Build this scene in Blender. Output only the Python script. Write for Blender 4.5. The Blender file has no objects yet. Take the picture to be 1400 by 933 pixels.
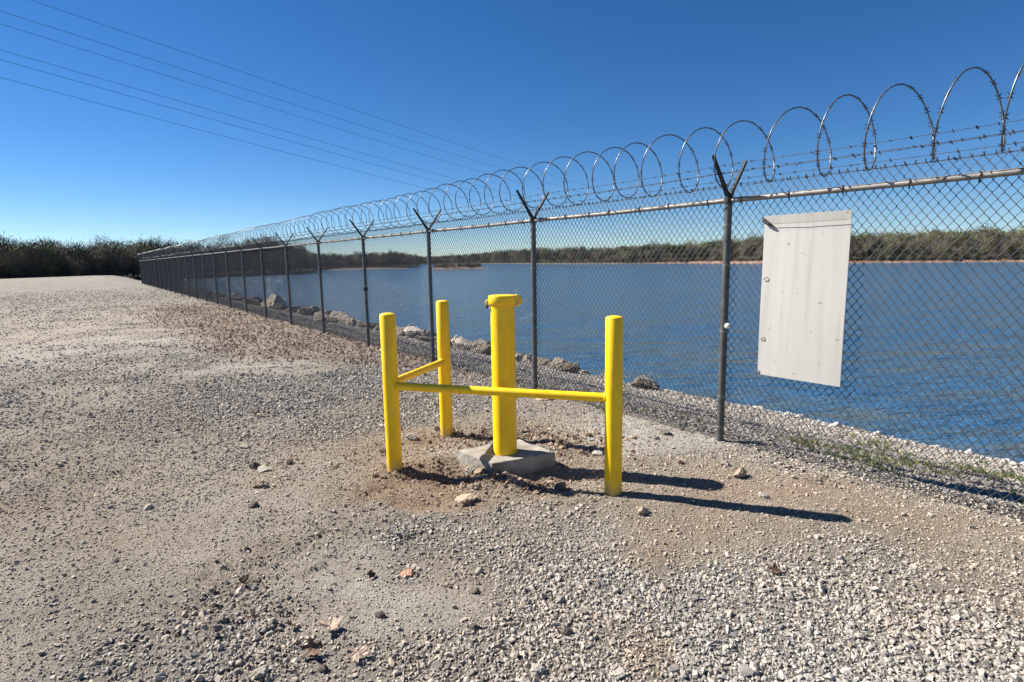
import bpy, bmesh, math, random
import numpy as np
from mathutils import Vector, Matrix, noise as mnoise

scene = bpy.context.scene
COL = scene.collection
R = math.radians
rng = np.random.default_rng(7)
random.seed(7)

# ------------------------------------------------------------------ camera, sky, sun, exposure
CAM_H = 1.60
PITCH = math.atan2(466.5 - 355.0, 770.0)
ROLL = R(1.0)
fwd = np.array([0, math.cos(PITCH), -math.sin(PITCH)])
rt0 = np.array([1.0, 0, 0]); up0 = np.cross(rt0, fwd)
rt = math.cos(ROLL) * rt0 - math.sin(ROLL) * up0
up = math.sin(ROLL) * rt0 + math.cos(ROLL) * up0
cam_d = bpy.data.cameras.new('camera'); cam = bpy.data.objects.new('camera', cam_d); COL.objects.link(cam)
cam.matrix_world = Matrix(((rt[0], up[0], -fwd[0], 0), (rt[1], up[1], -fwd[1], 0), (rt[2], up[2], -fwd[2], CAM_H), (0, 0, 0, 1)))
cam_d.sensor_width = 36; cam_d.lens = 770.0 / 1400 * 36; cam_d.clip_start = 0.05; cam_d.clip_end = 5000
scene.camera = cam

SUN_AZ = R(-20.0)      # ground direction the light travels in
SUN_EL = R(41.0)
w = bpy.data.worlds.new('World'); scene.world = w; w.use_nodes = True
wn = w.node_tree; wn.nodes.clear()
sky = wn.nodes.new('ShaderNodeTexSky'); sky.sky_type = 'NISHITA'; sky.sun_disc = False
to_sun = Vector((-math.cos(SUN_AZ) * math.cos(SUN_EL), -math.sin(SUN_AZ) * math.cos(SUN_EL), math.sin(SUN_EL)))
sky.sun_elevation = SUN_EL
sky.sun_rotation = math.atan2(to_sun.x, to_sun.y)
sky.air_density = 1.0; sky.dust_density = 0.0; sky.ozone_density = 5.0; sky.altitude = 2500
bg = wn.nodes.new('ShaderNodeBackground'); bg.inputs['Strength'].default_value = 0.05
wo = wn.nodes.new('ShaderNodeOutputWorld')
hs = wn.nodes.new('ShaderNodeHueSaturation'); hs.inputs['Saturation'].default_value = 1.22; hs.inputs['Hue'].default_value = 0.503; wn.links.new(sky.outputs[0], hs.inputs['Color']); wn.links.new(hs.outputs[0], bg.inputs[0]); wn.links.new(bg.outputs[0], wo.inputs[0])
sd = bpy.data.lights.new('sun', 'SUN'); sd.energy = 5.0; sd.angle = R(0.5); sd.color = (1.0, 0.94, 0.85)
so = bpy.data.objects.new('sun', sd); COL.objects.link(so); so.location = (-20, 8, 20)
so.rotation_euler = (-to_sun).to_track_quat('-Z', 'Y').to_euler()
scene.view_settings.view_transform = 'Standard'; scene.view_settings.look = 'None'
scene.view_settings.exposure = 1.22; scene.view_settings.gamma = 1
scene.cycles.max_bounces = 6; scene.cycles.transparent_max_bounces = 4

# ------------------------------------------------------------------ survey helpers (photo pixel -> place on the land)
def ray(x, y):
    return fwd + rt * (x - 700.0) / 770.0 - up * (y - 466.5) / 770.0
def G(x, y, z=0.0):
    d = ray(x, y); t = (z - CAM_H) / d[2]
    return np.array([d[0] * t, d[1] * t, z])
def AZ(px, dist, horizon=355.0):
    d = ray(px, horizon); k = dist / math.hypot(d[0], d[1])
    return np.array([d[0] * k, d[1] * k])
def zat(px, py, dist):
    d = ray(px, py); k = dist / math.hypot(d[0], d[1]); return CAM_H + d[2] * k

# fence line
P0 = np.array([1.7854, 4.7022]); FD = np.array([math.cos(R(127.1)), math.sin(R(127.1))]); FN = np.array([FD[1], -FD[0]])
BAY = 2.51
def so_of(x, y):
    return (x - P0[0]) * FD[0] + (y - P0[1]) * FD[1], (x - P0[0]) * FN[0] + (y - P0[1]) * FN[1]
def from_so(s, o):
    return P0 + FD * s + FN * o
WATER_Z = -1.3

# ------------------------------------------------------------------ noise in numpy
_perm = rng.permutation(4096); _val = rng.random(4096)
def vnoise(x, y, seed=0):
    xi = np.floor(x).astype(np.int64); yi = np.floor(y).astype(np.int64)
    fx = x - xi; fy = y - yi; fx = fx * fx * (3 - 2 * fx); fy = fy * fy * (3 - 2 * fy)
    def h(a, b): return _val[(_perm[(a * 73 + seed * 17) & 4095] + b * 131) & 4095]
    return (h(xi, yi) * (1 - fx) + h(xi + 1, yi) * fx) * (1 - fy) + (h(xi, yi + 1) * (1 - fx) + h(xi + 1, yi + 1) * fx) * fy
def fbm(x, y, s, oct=4, seed=0):
    a = 0; amp = 1; tot = 0; x = np.asarray(x, float) / s; y = np.asarray(y, float) / s
    for i in range(oct):
        a = a + amp * vnoise(x + 13.7 * i, y - 7.1 * i, seed + i); tot += amp; amp *= .5; x = x * 2.03; y = y * 2.03
    return a / tot - .5
def sstep(a, b, x):
    t = np.clip((x - a) / (b - a), 0, 1); return t * t * (3 - 2 * t)

# ------------------------------------------------------------------ what lies where on the ground
# photo x, y, gravel cover, tan soil, pale fines
ANCH = [(400,540,.9,.1,0),(470,520,.92,.05,0),(350,580,.75,.2,.1),(480,580,.92,.1,0),(600,540,.85,.15,0),(540,560,.85,.2,0),
 (330,470,.35,.35,.8),(385,490,.35,.3,.9),(440,500,.6,.2,.5),(330,440,.3,.5,.2),(420,470,.4,.4,.3),
 (400,640,.28,.6,.3),(470,650,.22,.7,.1),(350,690,.3,.45,.3),(560,600,.22,.8,0),(560,660,.12,1.3,0),(600,680,.15,1.1,0),(640,600,.22,.75,0),(650,670,.3,.7,0),(520,620,.2,.85,0),
 (750,620,.45,.5,0),(700,585,.35,.7,0),(780,600,.3,.6,.2),(730,660,.45,.6,0),(340,630,.45,.45,.2),
 (560,730,.85,.2,0),(700,700,.75,.3,0),(800,715,.7,.3,0),(480,722,.5,.4,.1),(640,760,.85,.2,0),(590,780,.6,.3,.2),
 (400,790,.18,.4,.6),(500,800,.1,.4,.9),(560,850,.18,.35,.8),(480,765,.2,.4,.6),(350,760,.35,.4,.3),(610,825,.25,.4,.7),(450,850,.2,.5,.5),
 (340,870,.85,.1,0),(400,905,.8,.2,0),(330,820,.6,.4,.1),(500,910,.5,.3,.3),(600,900,.88,.2,0),(450,915,.6,.3,.2),
 (750,850,.95,.15,0),(850,800,.97,.08,0),(950,850,1,.1,0),(1050,880,1,0,0),(1000,790,.95,.15,0),(935,765,.5,.95,.1),(905,895,.7,.75,0),(700,900,.92,.25,0),(1060,800,1,.1,0),(820,900,.95,.2,0),(760,780,.9,.15,0),(1000,920,1,.1,0),
 (950,690,.4,.7,0),(1040,660,.3,.85,0),(1050,720,.5,.55,0),(900,650,.32,.8,0),(900,720,.5,.6,0),(980,640,.35,.75,0),
 (870,590,.05,.0,1.5),(925,605,.06,.0,1.5),(895,597,.05,0,1.5),(845,585,.08,0,1.3),(800,575,.35,.3,.6),(830,600,.2,.2,.9),(760,560,.4,.4,.3),
 (980,622,.5,.5,.1),(1060,628,.7,.35,0),
 (100,560,.6,.35,.1),(100,700,.35,.65,.1),(60,850,.3,.5,.4),(220,800,.3,.45,.4),(200,900,.7,.2,.1),(200,500,.6,.35,.4),(220,620,.5,.5,.2),
 (1200,690,.35,.75,0),(1300,760,.5,.6,0),(1250,850,.98,.1,0),(1350,920,1,0,0),(1180,760,.7,.3,0)]
_A = np.array([[*G(a[0], a[1])[:2]] for a in ANCH]); _AV = np.array([a[2:] for a in ANCH])
def logp(x, y):
    return np.arctan2(x, y) * 1.3, np.log(np.maximum(np.hypot(x, y), .5)) * 1.6
_AL = np.stack(logp(_A[:, 0], _A[:, 1]), 1)
def ground_mix(x, y):
    x = np.asarray(x, float); y = np.asarray(y, float)
    jx = x + .35 * fbm(x, y, .8, 3, 3); jy = y + .35 * fbm(x, y, .8, 3, 9)
    u, v = logp(jx, jy)
    num = np.zeros(x.shape + (3,)); den = np.zeros(x.shape)
    for (a, b), val in zip(_AL, _AV):
        wgt = 1 / ((u - a) ** 2 + (v - b) ** 2 + .0010) ** 2.6
        num += wgt[..., None] * val; den += wgt
    m = num / den[..., None]
    g, t, p = m[..., 0], m[..., 1], m[..., 2]
    n1 = fbm(x, y, .6, 4, 21)
    g = np.clip(g + n1 * .7, 0.03, 1); t = np.clip(t + fbm(x, y, .45, 4, 31) * 1.0, 0, 1.3); p = np.clip(p + fbm(x, y, .7, 3, 41) * .7, 0, 1)
    s, o = so_of(x, y)
    b = sstep(-.1, .35, o)
    g = g * (1 - b) + b; t = t * (1 - b) + b * .12; p = p * (1 - b)
    far = sstep(14, 40, np.hypot(x, y)) * (1 - b)
    g = g * (1 - far) + .85 * far; t = t * (1 - far) + .5 * far; p = p * (1 - far) + .05 * far
    return g, t, p
def height(x, y):
    x = np.asarray(x, float); y = np.asarray(y, float)
    s, o = so_of(x, y)
    ow = o + .35 * fbm(s, s * 0 + 3, 2.5, 3, 5)
    h = -.19 * np.maximum(o - .2, 0)
    h = np.where(ow > 3.1, h - .55 * (ow - 3.1), h)
    h = np.maximum(h, -4.2)
    near = 1 - sstep(30, 90, np.hypot(x, y))
    h = h + near * (.05 * fbm(x, y, 1.9, 3, 51) + .022 * fbm(x, y, .35, 3, 61))
    dr = np.hypot(x + .1, y - 4.35)
    dist = np.exp(-(dr / 1.15) ** 4)
    h = h + dist * (.06 * fbm(x, y, .16, 4, 71) + .035 * fbm(x, y, .5, 2, 77))
    core = 1 - sstep(6, 11, np.hypot(x, y - 4))
    rg = np.abs(fbm(x + .1 * fbm(x, y, .2, 2, 19), y * 1.6, .34, 4, 101)); msk = sstep(-.02, .14, fbm(x, y, 1.1, 2, 111))
    h = h - core * msk * .016 * (1 - sstep(0, .05, rg)) + core * msk * .010 * sstep(.0, .16, rg)
    h = h + core * (.012 * fbm(x, y, .07, 2, 81))
    # worked soil round the slab and the posts
    def bump(cx, cy, r, a): return a * np.exp(-(((x - cx) ** 2 + (y - cy) ** 2) / r ** 2))
    h = h + bump(-.58, 4.33, .17, .06) + bump(-.25, 4.66, .2, .05) + bump(.38, 4.04, .18, -.05) + bump(.12, 4.05, .13, -.055) + bump(-.72, 4.08, .13, -.05) + bump(-.48, 4.0, .13, -.05) + bump(-.3, 4.8, .12, -.04) + bump(.75, 4.5, .12, -.03) + bump(-.15, 3.88, .14, .045) + bump(.35, 4.62, .18, .03)
    return h
def hz(x, y): return float(height(np.array([x]), np.array([y]))[0])
def hit(px, py, omax=3.3):
    d = ray(px, py); d = d / np.linalg.norm(d[:2]); prev = None
    for k in np.arange(1.0, 70, .04):
        p = d * k; s, o = so_of(p[0], p[1])
        if o > omax: return p[0], p[1]
        if CAM_H + p[2] < hz(p[0], p[1]): return p[0], p[1]
    return p[0], p[1]

# ------------------------------------------------------------------ materials
def new_mat(name):
    m = bpy.data.materials.new(name); m.use_nodes = True
    nt = m.node_tree; return m, nt, nt.nodes['Principled BSDF'], nt.nodes['Material Output']
def N(nt, t, **kw):
    n = nt.nodes.new(t)
    for k, v in kw.items():
        if k in n.inputs: n.inputs[k].default_value = v
        else: setattr(n, k, v)
    return n
def ramp(nt, stops):
    r = nt.nodes.new('ShaderNodeValToRGB'); e = r.color_ramp.elements
    while len(e) < len(stops): e.new(.5)
    for i, (p, c) in enumerate(stops): e[i].position = p; e[i].color = (*c, 1) if len(c) == 3 else c
    return r
def simple_mat(name, col, col2=None, rough=.6, metal=0, scale=20, bump=.15, bscale=None, spec=.5, dist=.002, detail=5):
    m, nt, b, o = new_mat(name); L = nt.links.new
    tc = N(nt, 'ShaderNodeTexCoord')
    n = N(nt, 'ShaderNodeTexNoise', Scale=scale, Detail=detail, Roughness=.65); L(tc.outputs['Object'], n.inputs['Vector'])
    c2 = col2 or tuple(c * .7 for c in col)
    r = ramp(nt, [(.35, c2), (.65, col)]); L(n.outputs[0], r.inputs[0]); L(r.outputs[0], b.inputs['Base Color'])
    b.inputs['Roughness'].default_value = rough; b.inputs['Metallic'].default_value = metal
    b.inputs['Specular IOR Level'].default_value = spec
    n2 = N(nt, 'ShaderNodeTexNoise', Scale=bscale or scale * 3, Detail=4.0); L(tc.outputs['Object'], n2.inputs['Vector'])
    bp = N(nt, 'ShaderNodeBump', Strength=bump, Distance=dist); L(n2.outputs[0], bp.inputs['Height']); L(bp.outputs[0], b.inputs['Normal'])
    return m

# painted yellow steel
M_YEL, nt, b, _ = new_mat('yellow_paint'); L = nt.links.new
tc = N(nt, 'ShaderNodeTexCoord'); n = N(nt, 'ShaderNodeTexNoise', Scale=9.0, Detail=6.0)
L(tc.outputs['Object'], n.inputs['Vector'])
r = ramp(nt, [(.3, (.82, .50, .001)), (.7, (.92, .60, .002))]); L(n.outputs[0], r.inputs[0])
n3 = N(nt, 'ShaderNodeTexNoise', Scale=40.0, Detail=8.0, Roughness=.7); L(tc.outputs['Object'], n3.inputs['Vector'])
sx = N(nt, 'ShaderNodeSeparateXYZ'); L(tc.outputs['Object'], sx.inputs[0])
mr = N(nt, 'ShaderNodeMapRange'); mr.inputs['From Min'].default_value = .24; mr.inputs['From Max'].default_value = .0
L(sx.outputs['Z'], mr.inputs['Value'])
mm = N(nt, 'ShaderNodeMath', operation='MULTIPLY'); L(mr.outputs[0], mm.inputs[0]); L(n3.outputs[0], mm.inputs[1])
mg = N(nt, 'ShaderNodeMapRange'); mg.inputs['From Min'].default_value = .3; mg.inputs['From Max'].default_value = .6; L(mm.outputs[0], mg.inputs['Value'])
mx = N(nt, 'ShaderNodeMix', data_type='RGBA'); L(mg.outputs[0], mx.inputs['Factor']); L(r.outputs[0], mx.inputs['A']); mx.inputs['B'].default_value = (.42, .30, .17, 1)
sc = N(nt, 'ShaderNodeTexNoise', Scale=26.0, Detail=9.0, Roughness=.8); mps = N(nt, 'ShaderNodeMapping'); mps.inputs['Scale'].default_value = (1, 1, .3); L(tc.outputs['Object'], mps.inputs[0]); L(mps.outputs[0], sc.inputs['Vector'])
rs = ramp(nt, [(.27, (.62, .52, .42)), (.34, (.88, .86, .82)), (.42, (1, 1, 1))]); L(sc.outputs[0], rs.inputs[0])
ms = N(nt, 'ShaderNodeMix', data_type='RGBA', blend_type='MULTIPLY'); ms.inputs['Factor'].default_value = 1; L(mx.outputs['Result'], ms.inputs['A']); L(rs.outputs[0], ms.inputs['B'])
L(ms.outputs['Result'], b.inputs['Base Color']); b.inputs['Roughness'].default_value = .42
bp = N(nt, 'ShaderNodeBump', Strength=.25, Distance=.001); L(n3.outputs[0], bp.inputs['Height']); L(bp.outputs[0], b.inputs['Normal'])

M_GALV = simple_mat('weathered_galvanised_steel', (.13, .13, .125), (.07, .07, .07), .5, .4, 14, .2)
M_RAIL = simple_mat('galvanised_rail', (.27, .26, .24), (.15, .145, .14), .55, .3, 14, .2)
M_WIRE = simple_mat('dull_wire', (.05, .055, .065), (.03, .033, .04), .6, .2, 30, .0)
M_RAZOR = simple_mat('razor_steel', (.20, .21, .22), (.10, .105, .11), .42, .75, 25, .0)
M_ARM = simple_mat('dark_steel', (.032, .029, .027), (.018, .017, .016), .75, .0, 25, .2)
M_DARKMETAL = simple_mat('dark_padlock_metal', (.10, .09, .05), (.05, .045, .03), .4, .6, 40, .2)
M_WHITEP = simple_mat('white_plastic', (.75, .74, .70), (.6, .6, .56), .45, 0, 30, .1)
M_BLACK = simple_mat('black_strap', (.025, .025, .027), None, .7, 0, 60, .3)
M_CABLE = simple_mat('power_cable', (.12, .15, .19), None, .6, .2, 1, 0)
M_CONC, nt, b, _ = new_mat('concrete'); L = nt.links.new
tc = N(nt, 'ShaderNodeTexCoord'); n = N(nt, 'ShaderNodeTexNoise', Scale=7.0, Detail=8.0, Roughness=.7); L(tc.outputs['Object'], n.inputs['Vector'])
r = ramp(nt, [(.32, (.14, .12, .095)), (.45, (.24, .215, .18)), (.6, (.32, .30, .26)), (.75, (.39, .365, .325))]); L(n.outputs[0], r.inputs[0]); L(r.outputs[0], b.inputs['Base Color'])
b.inputs['Roughness'].default_value = .9
v = N(nt, 'ShaderNodeTexVoronoi', Scale=45.0); L(tc.outputs['Object'], v.inputs['Vector'])
n2 = N(nt, 'ShaderNodeTexNoise', Scale=50.0, Detail=6.0); L(tc.outputs['Object'], n2.inputs['Vector'])
ad = N(nt, 'ShaderNodeMath', operation='ADD'); L(v.outputs[0], ad.inputs[0]); L(n2.outputs[0], ad.inputs[1])
bp = N(nt, 'ShaderNodeBump', Strength=.5, Distance=.004); L(ad.outputs[0], bp.inputs['Height']); L(bp.outputs[0], b.inputs['Normal'])

# weathered white sign board
M_SIGN, nt, b, _ = new_mat('weathered_white_board'); L = nt.links.new
tc = N(nt, 'ShaderNodeTexCoord'); mp = N(nt, 'ShaderNodeMapping'); mp.inputs['Scale'].default_value = (18, 18, .9); L(tc.outputs['Object'], mp.inputs[0])
n = N(nt, 'ShaderNodeTexNoise', Scale=1.0, Detail=6.0, Roughness=.6); L(mp.outputs[0], n.inputs['Vector'])
r = ramp(nt, [(.3, (.36, .35, .325)), (.5, (.42, .41, .385)), (.7, (.44, .43, .41))]); L(n.outputs[0], r.inputs[0])
n2 = N(nt, 'ShaderNodeTexNoise', Scale=26.0, Detail=3.0); L(tc.outputs['Object'], n2.inputs['Vector'])
r2 = ramp(nt, [(.69, (1, 1, 1)), (.75, (.45, .42, .36))]); L(n2.outputs[0], r2.inputs[0])
mx = N(nt, 'ShaderNodeMix', data_type='RGBA', blend_type='MULTIPLY'); mx.inputs['Factor'].default_value = 1
L(r.outputs[0], mx.inputs['A']); L(r2.outputs[0], mx.inputs['B']); L(mx.outputs['Result'], b.inputs['Base Color']); b.inputs['Roughness'].default_value = .55

# rock-like material, tinted per instance / object
def stone_mat(name, stops, tint=None, bump=.5, scale=60, rough=.9, dist=.002, inst=False, obj_scale=6):
    m, nt, b, _ = new_mat(name); L = nt.links.new
    oi = N(nt, 'ShaderNodeObjectInfo'); r = ramp(nt, stops); L(oi.outputs['Random'], r.inputs[0]); col = r.outputs[0]
    tc = N(nt, 'ShaderNodeTexCoord')
    if tint:
        at = N(nt, 'ShaderNodeAttribute', attribute_type='INSTANCER', attribute_name='tan')
        mx = N(nt, 'ShaderNodeMix', data_type='RGBA'); mu = N(nt, 'ShaderNodeMath', operation='MULTIPLY'); mu.inputs[1].default_value = .55; mu.use_clamp = True
        L(at.outputs['Fac'], mu.inputs[0]); L(mu.outputs[0], mx.inputs['Factor']); L(col, mx.inputs['A']); mx.inputs['B'].default_value = (*tint, 1); col = mx.outputs['Result']
    n = N(nt, 'ShaderNodeTexNoise', Scale=obj_scale, Detail=6.0, Roughness=.7); L(tc.outputs['Object'], n.inputs['Vector'])
    r2 = ramp(nt, [(.3, (.72, .70, .68)), (.7, (1.12, 1.1, 1.08))]); L(n.outputs[0], r2.inputs[0])
    m2 = N(nt, 'ShaderNodeMix', data_type='RGBA', blend_type='MULTIPLY'); m2.inputs['Factor'].default_value = 1
    L(col, m2.inputs['A']); L(r2.outputs[0], m2.inputs['B']); L(m2.outputs['Result'], b.inputs['Base Color'])
    b.inputs['Roughness'].default_value = rough; b.inputs['Specular IOR Level'].default_value = .25
    if bump:
        n3 = N(nt, 'ShaderNodeTexNoise', Scale=scale, Detail=5.0); L(tc.outputs['Object'], n3.inputs['Vector'])
        bp = N(nt, 'ShaderNodeBump', Strength=bump, Distance=dist); L(n3.outputs[0], bp.inputs['Height']); L(bp.outputs[0], b.inputs['Normal'])
    return m
GREYS = [(0, (.17, .16, .15)), (.25, (.29, .28, .26)), (.55, (.355, .34, .315)), (.82, (.42, .40, .37)), (.92, (.40, .335, .265)), (1, (.52, .50, .46))]
M_GRAVEL = stone_mat('crushed_gravel', GREYS, tint=(.43, .335, .245), bump=0, obj_scale=1.2)
M_GRIT = stone_mat('grit', [(0, (.20, .17, .14)), (.5, (.44, .385, .32)), (1, (.60, .55, .48))], tint=(.46, .36, .26), bump=0, obj_scale=1.2)
M_CLOD = stone_mat('soil_clod', [(0, (.13, .08, .055)), (.3, (.25, .17, .115)), (.7, (.40, .31, .225)), (1, (.48, .42, .35))], bump=.4, scale=8, obj_scale=2)
M_BOULDER = stone_mat('riprap_rock', [(0, (.17, .14, .115)), (.5, (.31, .27, .225)), (1, (.46, .41, .34))], bump=.9, scale=9, dist=.08, obj_scale=3)
M_PALEROCK = stone_mat('pale_rock', [(0, (.40, .37, .32)), (1, (.52, .49, .44))], bump=.6, scale=14, dist=.02, obj_scale=5)
M_TANROCK = stone_mat('tan_rock', [(0, (.31, .235, .165)), (1, (.42, .34, .26))], bump=.6, scale=40, dist=.004, obj_scale=12)
M_DARKROCK = stone_mat('dark_rock', [(0, (.11, .095, .08)), (1, (.19, .165, .135))], bump=.9, scale=40, dist=.004, obj_scale=12)
M_REDROCK = stone_mat('reddish_rock', [(0, (.45, .27, .19)), (1, (.48, .30, .22))], bump=.6, scale=40, dist=.004, obj_scale=12)
M_LEAF = stone_mat('dead_leaf', [(0, (.08, .052, .038)), (.3, (.19, .12, .085)), (.55, (.33, .225, .165)), (.8, (.48, .385, .30)), (1, (.60, .53, .45))], bump=0, rough=.8, obj_scale=9)
M_LEAFTAN = stone_mat('tan_leaf', [(0, (.38, .29, .22)), (1, (.46, .36, .29))], bump=0, rough=.75, obj_scale=40)
M_LEAFDK = stone_mat('dark_leaf', [(0, (.10, .06, .045)), (1, (.14, .09, .06))], bump=0, rough=.7, obj_scale=40)
M_TWIG = simple_mat('dead_twig', (.14, .10, .07), None, .9, 0, 30, .3)
M_GRASS = stone_mat('grass_blade', [(0, (.10, .14, .03)), (.6, (.16, .20, .05)), (1, (.30, .28, .12))], bump=0, rough=.7)

# ground
M_GROUND, nt, b, _ = new_mat('gravelly_dirt'); L = nt.links.new
tc = N(nt, 'ShaderNodeTexCoord')
def att(name):
    a = N(nt, 'ShaderNodeAttribute', attribute_name=name); return a.outputs['Fac']
def nz(scale, detail=6.0, rough=.65):
    n = N(nt, 'ShaderNodeTexNoise', Scale=scale, Detail=detail, Roughness=rough); L(tc.outputs['Object'], n.inputs['Vector']); return n.outputs[0]
def mixc(f, A, B, bt='MIX'):
    m = N(nt, 'ShaderNodeMix', data_type='RGBA', blend_type=bt)
    for k, v in (('Factor', f), ('A', A), ('B', B)):
        if isinstance(v, (int, float)): m.inputs[k].default_value = v
        elif isinstance(v, tuple): m.inputs[k].default_value = (*v, 1)
        else: L(v, m.inputs[k])
    return m.outputs['Result']
def rr(src, stops): r = ramp(nt, stops); L(src, r.inputs[0]); return r.outputs[0]
soil = rr(nz(5), [(.3, (.32, .245, .175)), (.5, (.44, .36, .275)), (.72, (.53, .45, .36))])
orange = rr(nz(6), [(.3, (.26, .165, .11)), (.5, (.38, .265, .18)), (.75, (.47, .36, .25))])
pale = rr(nz(9), [(.3, (.46, .435, .39)), (.7, (.60, .57, .52))])
greyb = rr(nz(60, 4), [(.3, (.10, .09, .08)), (.5, (.24, .225, .20)), (.75, (.46, .44, .40))])  # grey gravel bed, darkened to paint in the shade of gaps between stones
greyf = rr(nz(22, 9, .8), [(.35, (.11, .10, .09)), (.5, (.28, .265, .24)), (.65, (.48, .46, .42))])
base = mixc(att('tan'), rr(nz(6), [(.3, (.38, .325, .26)), (.7, (.52, .455, .38))]), soil)
og = N(nt, 'ShaderNodeMapRange'); og.inputs['From Min'].default_value = .6; og.inputs['From Max'].default_value = 1.05; L(att('tan'), og.inputs['Value'])
base = mixc(og.outputs[0], base, orange)
base = mixc(att('pale'), base, pale)
base = mixc(att('gravel'), base, mixc(.5, greyb, greyf))
speck = rr(nz(110, 4), [(.32, (.42, .40, .37)), (.45, (1, 1, 1)), (.62, (1, 1, 1)), (.72, (1.3, 1.28, 1.25))])
base = mixc(1.0, base, speck, 'MULTIPLY')
base = mixc(1.0, base, rr(nz(.55, 7, .7), [(.35, (.74, .71, .67)), (.5, (.96, .95, .94)), (.68, (1.08, 1.07, 1.05))]), 'MULTIPLY')
leafy = rr(nz(14, 3), [(.35, (.16, .115, .085)), (.65, (.36, .28, .215))])
base = mixc(att('leaf'), base, leafy)
L(base, b.inputs['Base Color']); b.inputs['Roughness'].default_value = .95; b.inputs['Specular IOR Level'].default_value = .15
h1 = nz(45, 6, .75); h2 = nz(180, 3, .6)
vo = N(nt, 'ShaderNodeTexVoronoi', Scale=38.0); L(tc.outputs['Object'], vo.inputs['Vector'])
a1 = N(nt, 'ShaderNodeMath', operation='MULTIPLY'); L(vo.outputs['Distance'], a1.inputs[0]); L(att('gravel'), a1.inputs[1])
a2 = N(nt, 'ShaderNodeMath', operation='SUBTRACT'); L(h1, a2.inputs[0]); L(a1.outputs[0], a2.inputs[1])
a3 = N(nt, 'ShaderNodeMath', operation='MULTIPLY_ADD'); L(h2, a3.inputs[0]); a3.inputs[1].default_value = .35; L(a2.outputs[0], a3.inputs[2])
bp = N(nt, 'ShaderNodeBump', Strength=1.0, Distance=.035); L(a3.outputs[0], bp.inputs['Height']); L(bp.outputs[0], b.inputs['Normal'])

# water
M_WATER, nt, b, _ = new_mat('lake_water'); L = nt.links.new
tc = N(nt, 'ShaderNodeTexCoord')
def mapn(scl, rot, nscale, detail, rough=.6):
    mp = N(nt, 'ShaderNodeMapping'); mp.inputs['Scale'].default_value = scl; mp.inputs['Rotation'].default_value = (0, 0, rot); L(tc.outputs['Object'], mp.inputs[0])
    n = N(nt, 'ShaderNodeTexNoise', Scale=nscale, Detail=detail, Roughness=rough); L(mp.outputs[0], n.inputs['Vector']); return n.outputs[0]
streak = mapn((.28, 1.3, 1), R(-6), .9, 9, .80)
rc = ramp(nt, [(.34, (.028, .125, .29)), (.48, (.042, .125, .235)), (.56, (.075, .125, .17)), (.70, (.12, .125, .105))]); L(streak, rc.inputs[0]); L(rc.outputs[0], b.inputs['Base Color'])
b.inputs['Roughness'].default_value = .12; b.inputs['IOR'].default_value = 1.33
w1 = mapn((.55, 2.0, 1), R(-8), 2.0, 5); w2 = mapn((1, 1.6, 1), R(20), 9.0, 3)
w3 = mapn((.35, 1.6, 1), R(-5), .7, 3)
a0 = N(nt, 'ShaderNodeMath', operation='MULTIPLY_ADD'); L(w3, a0.inputs[0]); a0.inputs[1].default_value = 2.2; L(w1, a0.inputs[2])
a1 = N(nt, 'ShaderNodeMath', operation='MULTIPLY_ADD'); L(w2, a1.inputs[0]); a1.inputs[1].default_value = .25; L(a0.outputs[0], a1.inputs[2])
bp = N(nt, 'ShaderNodeBump', Strength=1.0, Distance=.32); L(a1.outputs[0], bp.inputs['Height']); L(bp.outputs[0], b.inputs['Normal'])

# far land and woods
M_SHORE, nt, b, _ = new_mat('far_bank_soil'); L = nt.links.new
tc = N(nt, 'ShaderNodeTexCoord'); n = N(nt, 'ShaderNodeTexNoise', Scale=.35, Detail=6.0); L(tc.outputs['Object'], n.inputs['Vector'])
r = ramp(nt, [(.35, (.055, .044, .034)), (.6, (.10, .08, .058))]); L(n.outputs[0], r.inputs[0])
r2 = ramp(nt, [(.35, (.11, .068, .045)), (.6, (.23, .135, .09))]); L(n.outputs[0], r2.inputs[0])
at = N(nt, 'ShaderNodeAttribute', attribute_name='clay'); mx = N(nt, 'ShaderNodeMix', data_type='RGBA'); L(at.outputs['Fac'], mx.inputs['Factor']); L(r.outputs[0], mx.inputs['A']); L(r2.outputs[0], mx.inputs['B'])
L(mx.outputs['Result'], b.inputs['Base Color']); b.inputs['Roughness'].default_value = .95
BARE = [(0, (.085, .07, .055)), (.35, (.13, .11, .085)), (.6, (.11, .115, .06)), (.8, (.16, .135, .105)), (1, (.10, .12, .05))]
M_BARE = stone_mat('bare_crown', BARE, bump=0, obj_scale=.5)
M_GREEN = stone_mat('budding_crown', [(0, (.07, .10, .03)), (.5, (.12, .16, .045)), (1, (.18, .20, .07))], bump=0, obj_scale=.5)
M_TRUNK = simple_mat('grey_bark', (.16, .14, .12), (.09, .08, .07), .95, 0, 3, .2)

# ------------------------------------------------------------------ mesh helpers
def mesh_obj(name, verts, faces, mat, parent=None, smooth=False, link=True):
    me = bpy.data.meshes.new(name)
    me.from_pydata([tuple(map(float, v)) for v in verts], [], [tuple(map(int, f)) for f in faces])
    me.materials.append(mat)
    if smooth: me.polygons.foreach_set('use_smooth', [True] * len(me.polygons))
    me.update()
    o = bpy.data.objects.new(name, me)
    if link: COL.objects.link(o)
    if parent: o.parent = parent
    return o
def share(o, name, parent=None, loc=None, rz=None, label=None):
    c = o.copy(); c.name = name; COL.objects.link(c)
    if parent: c.parent = parent
    if loc is not None: c.location = loc
    if rz is not None: c.rotation_euler = (0, 0, rz)
    if label: c['label'] = label
    return c
def tag(o, label, cat, group=None, kind=None):
    o['label'] = label; o['category'] = cat
    if group: o['group'] = group
    if kind: o['kind'] = kind
    return o
def structure(o, label=None):
    o['kind'] = 'structure'
    if label: o['label'] = label
    return o
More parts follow.
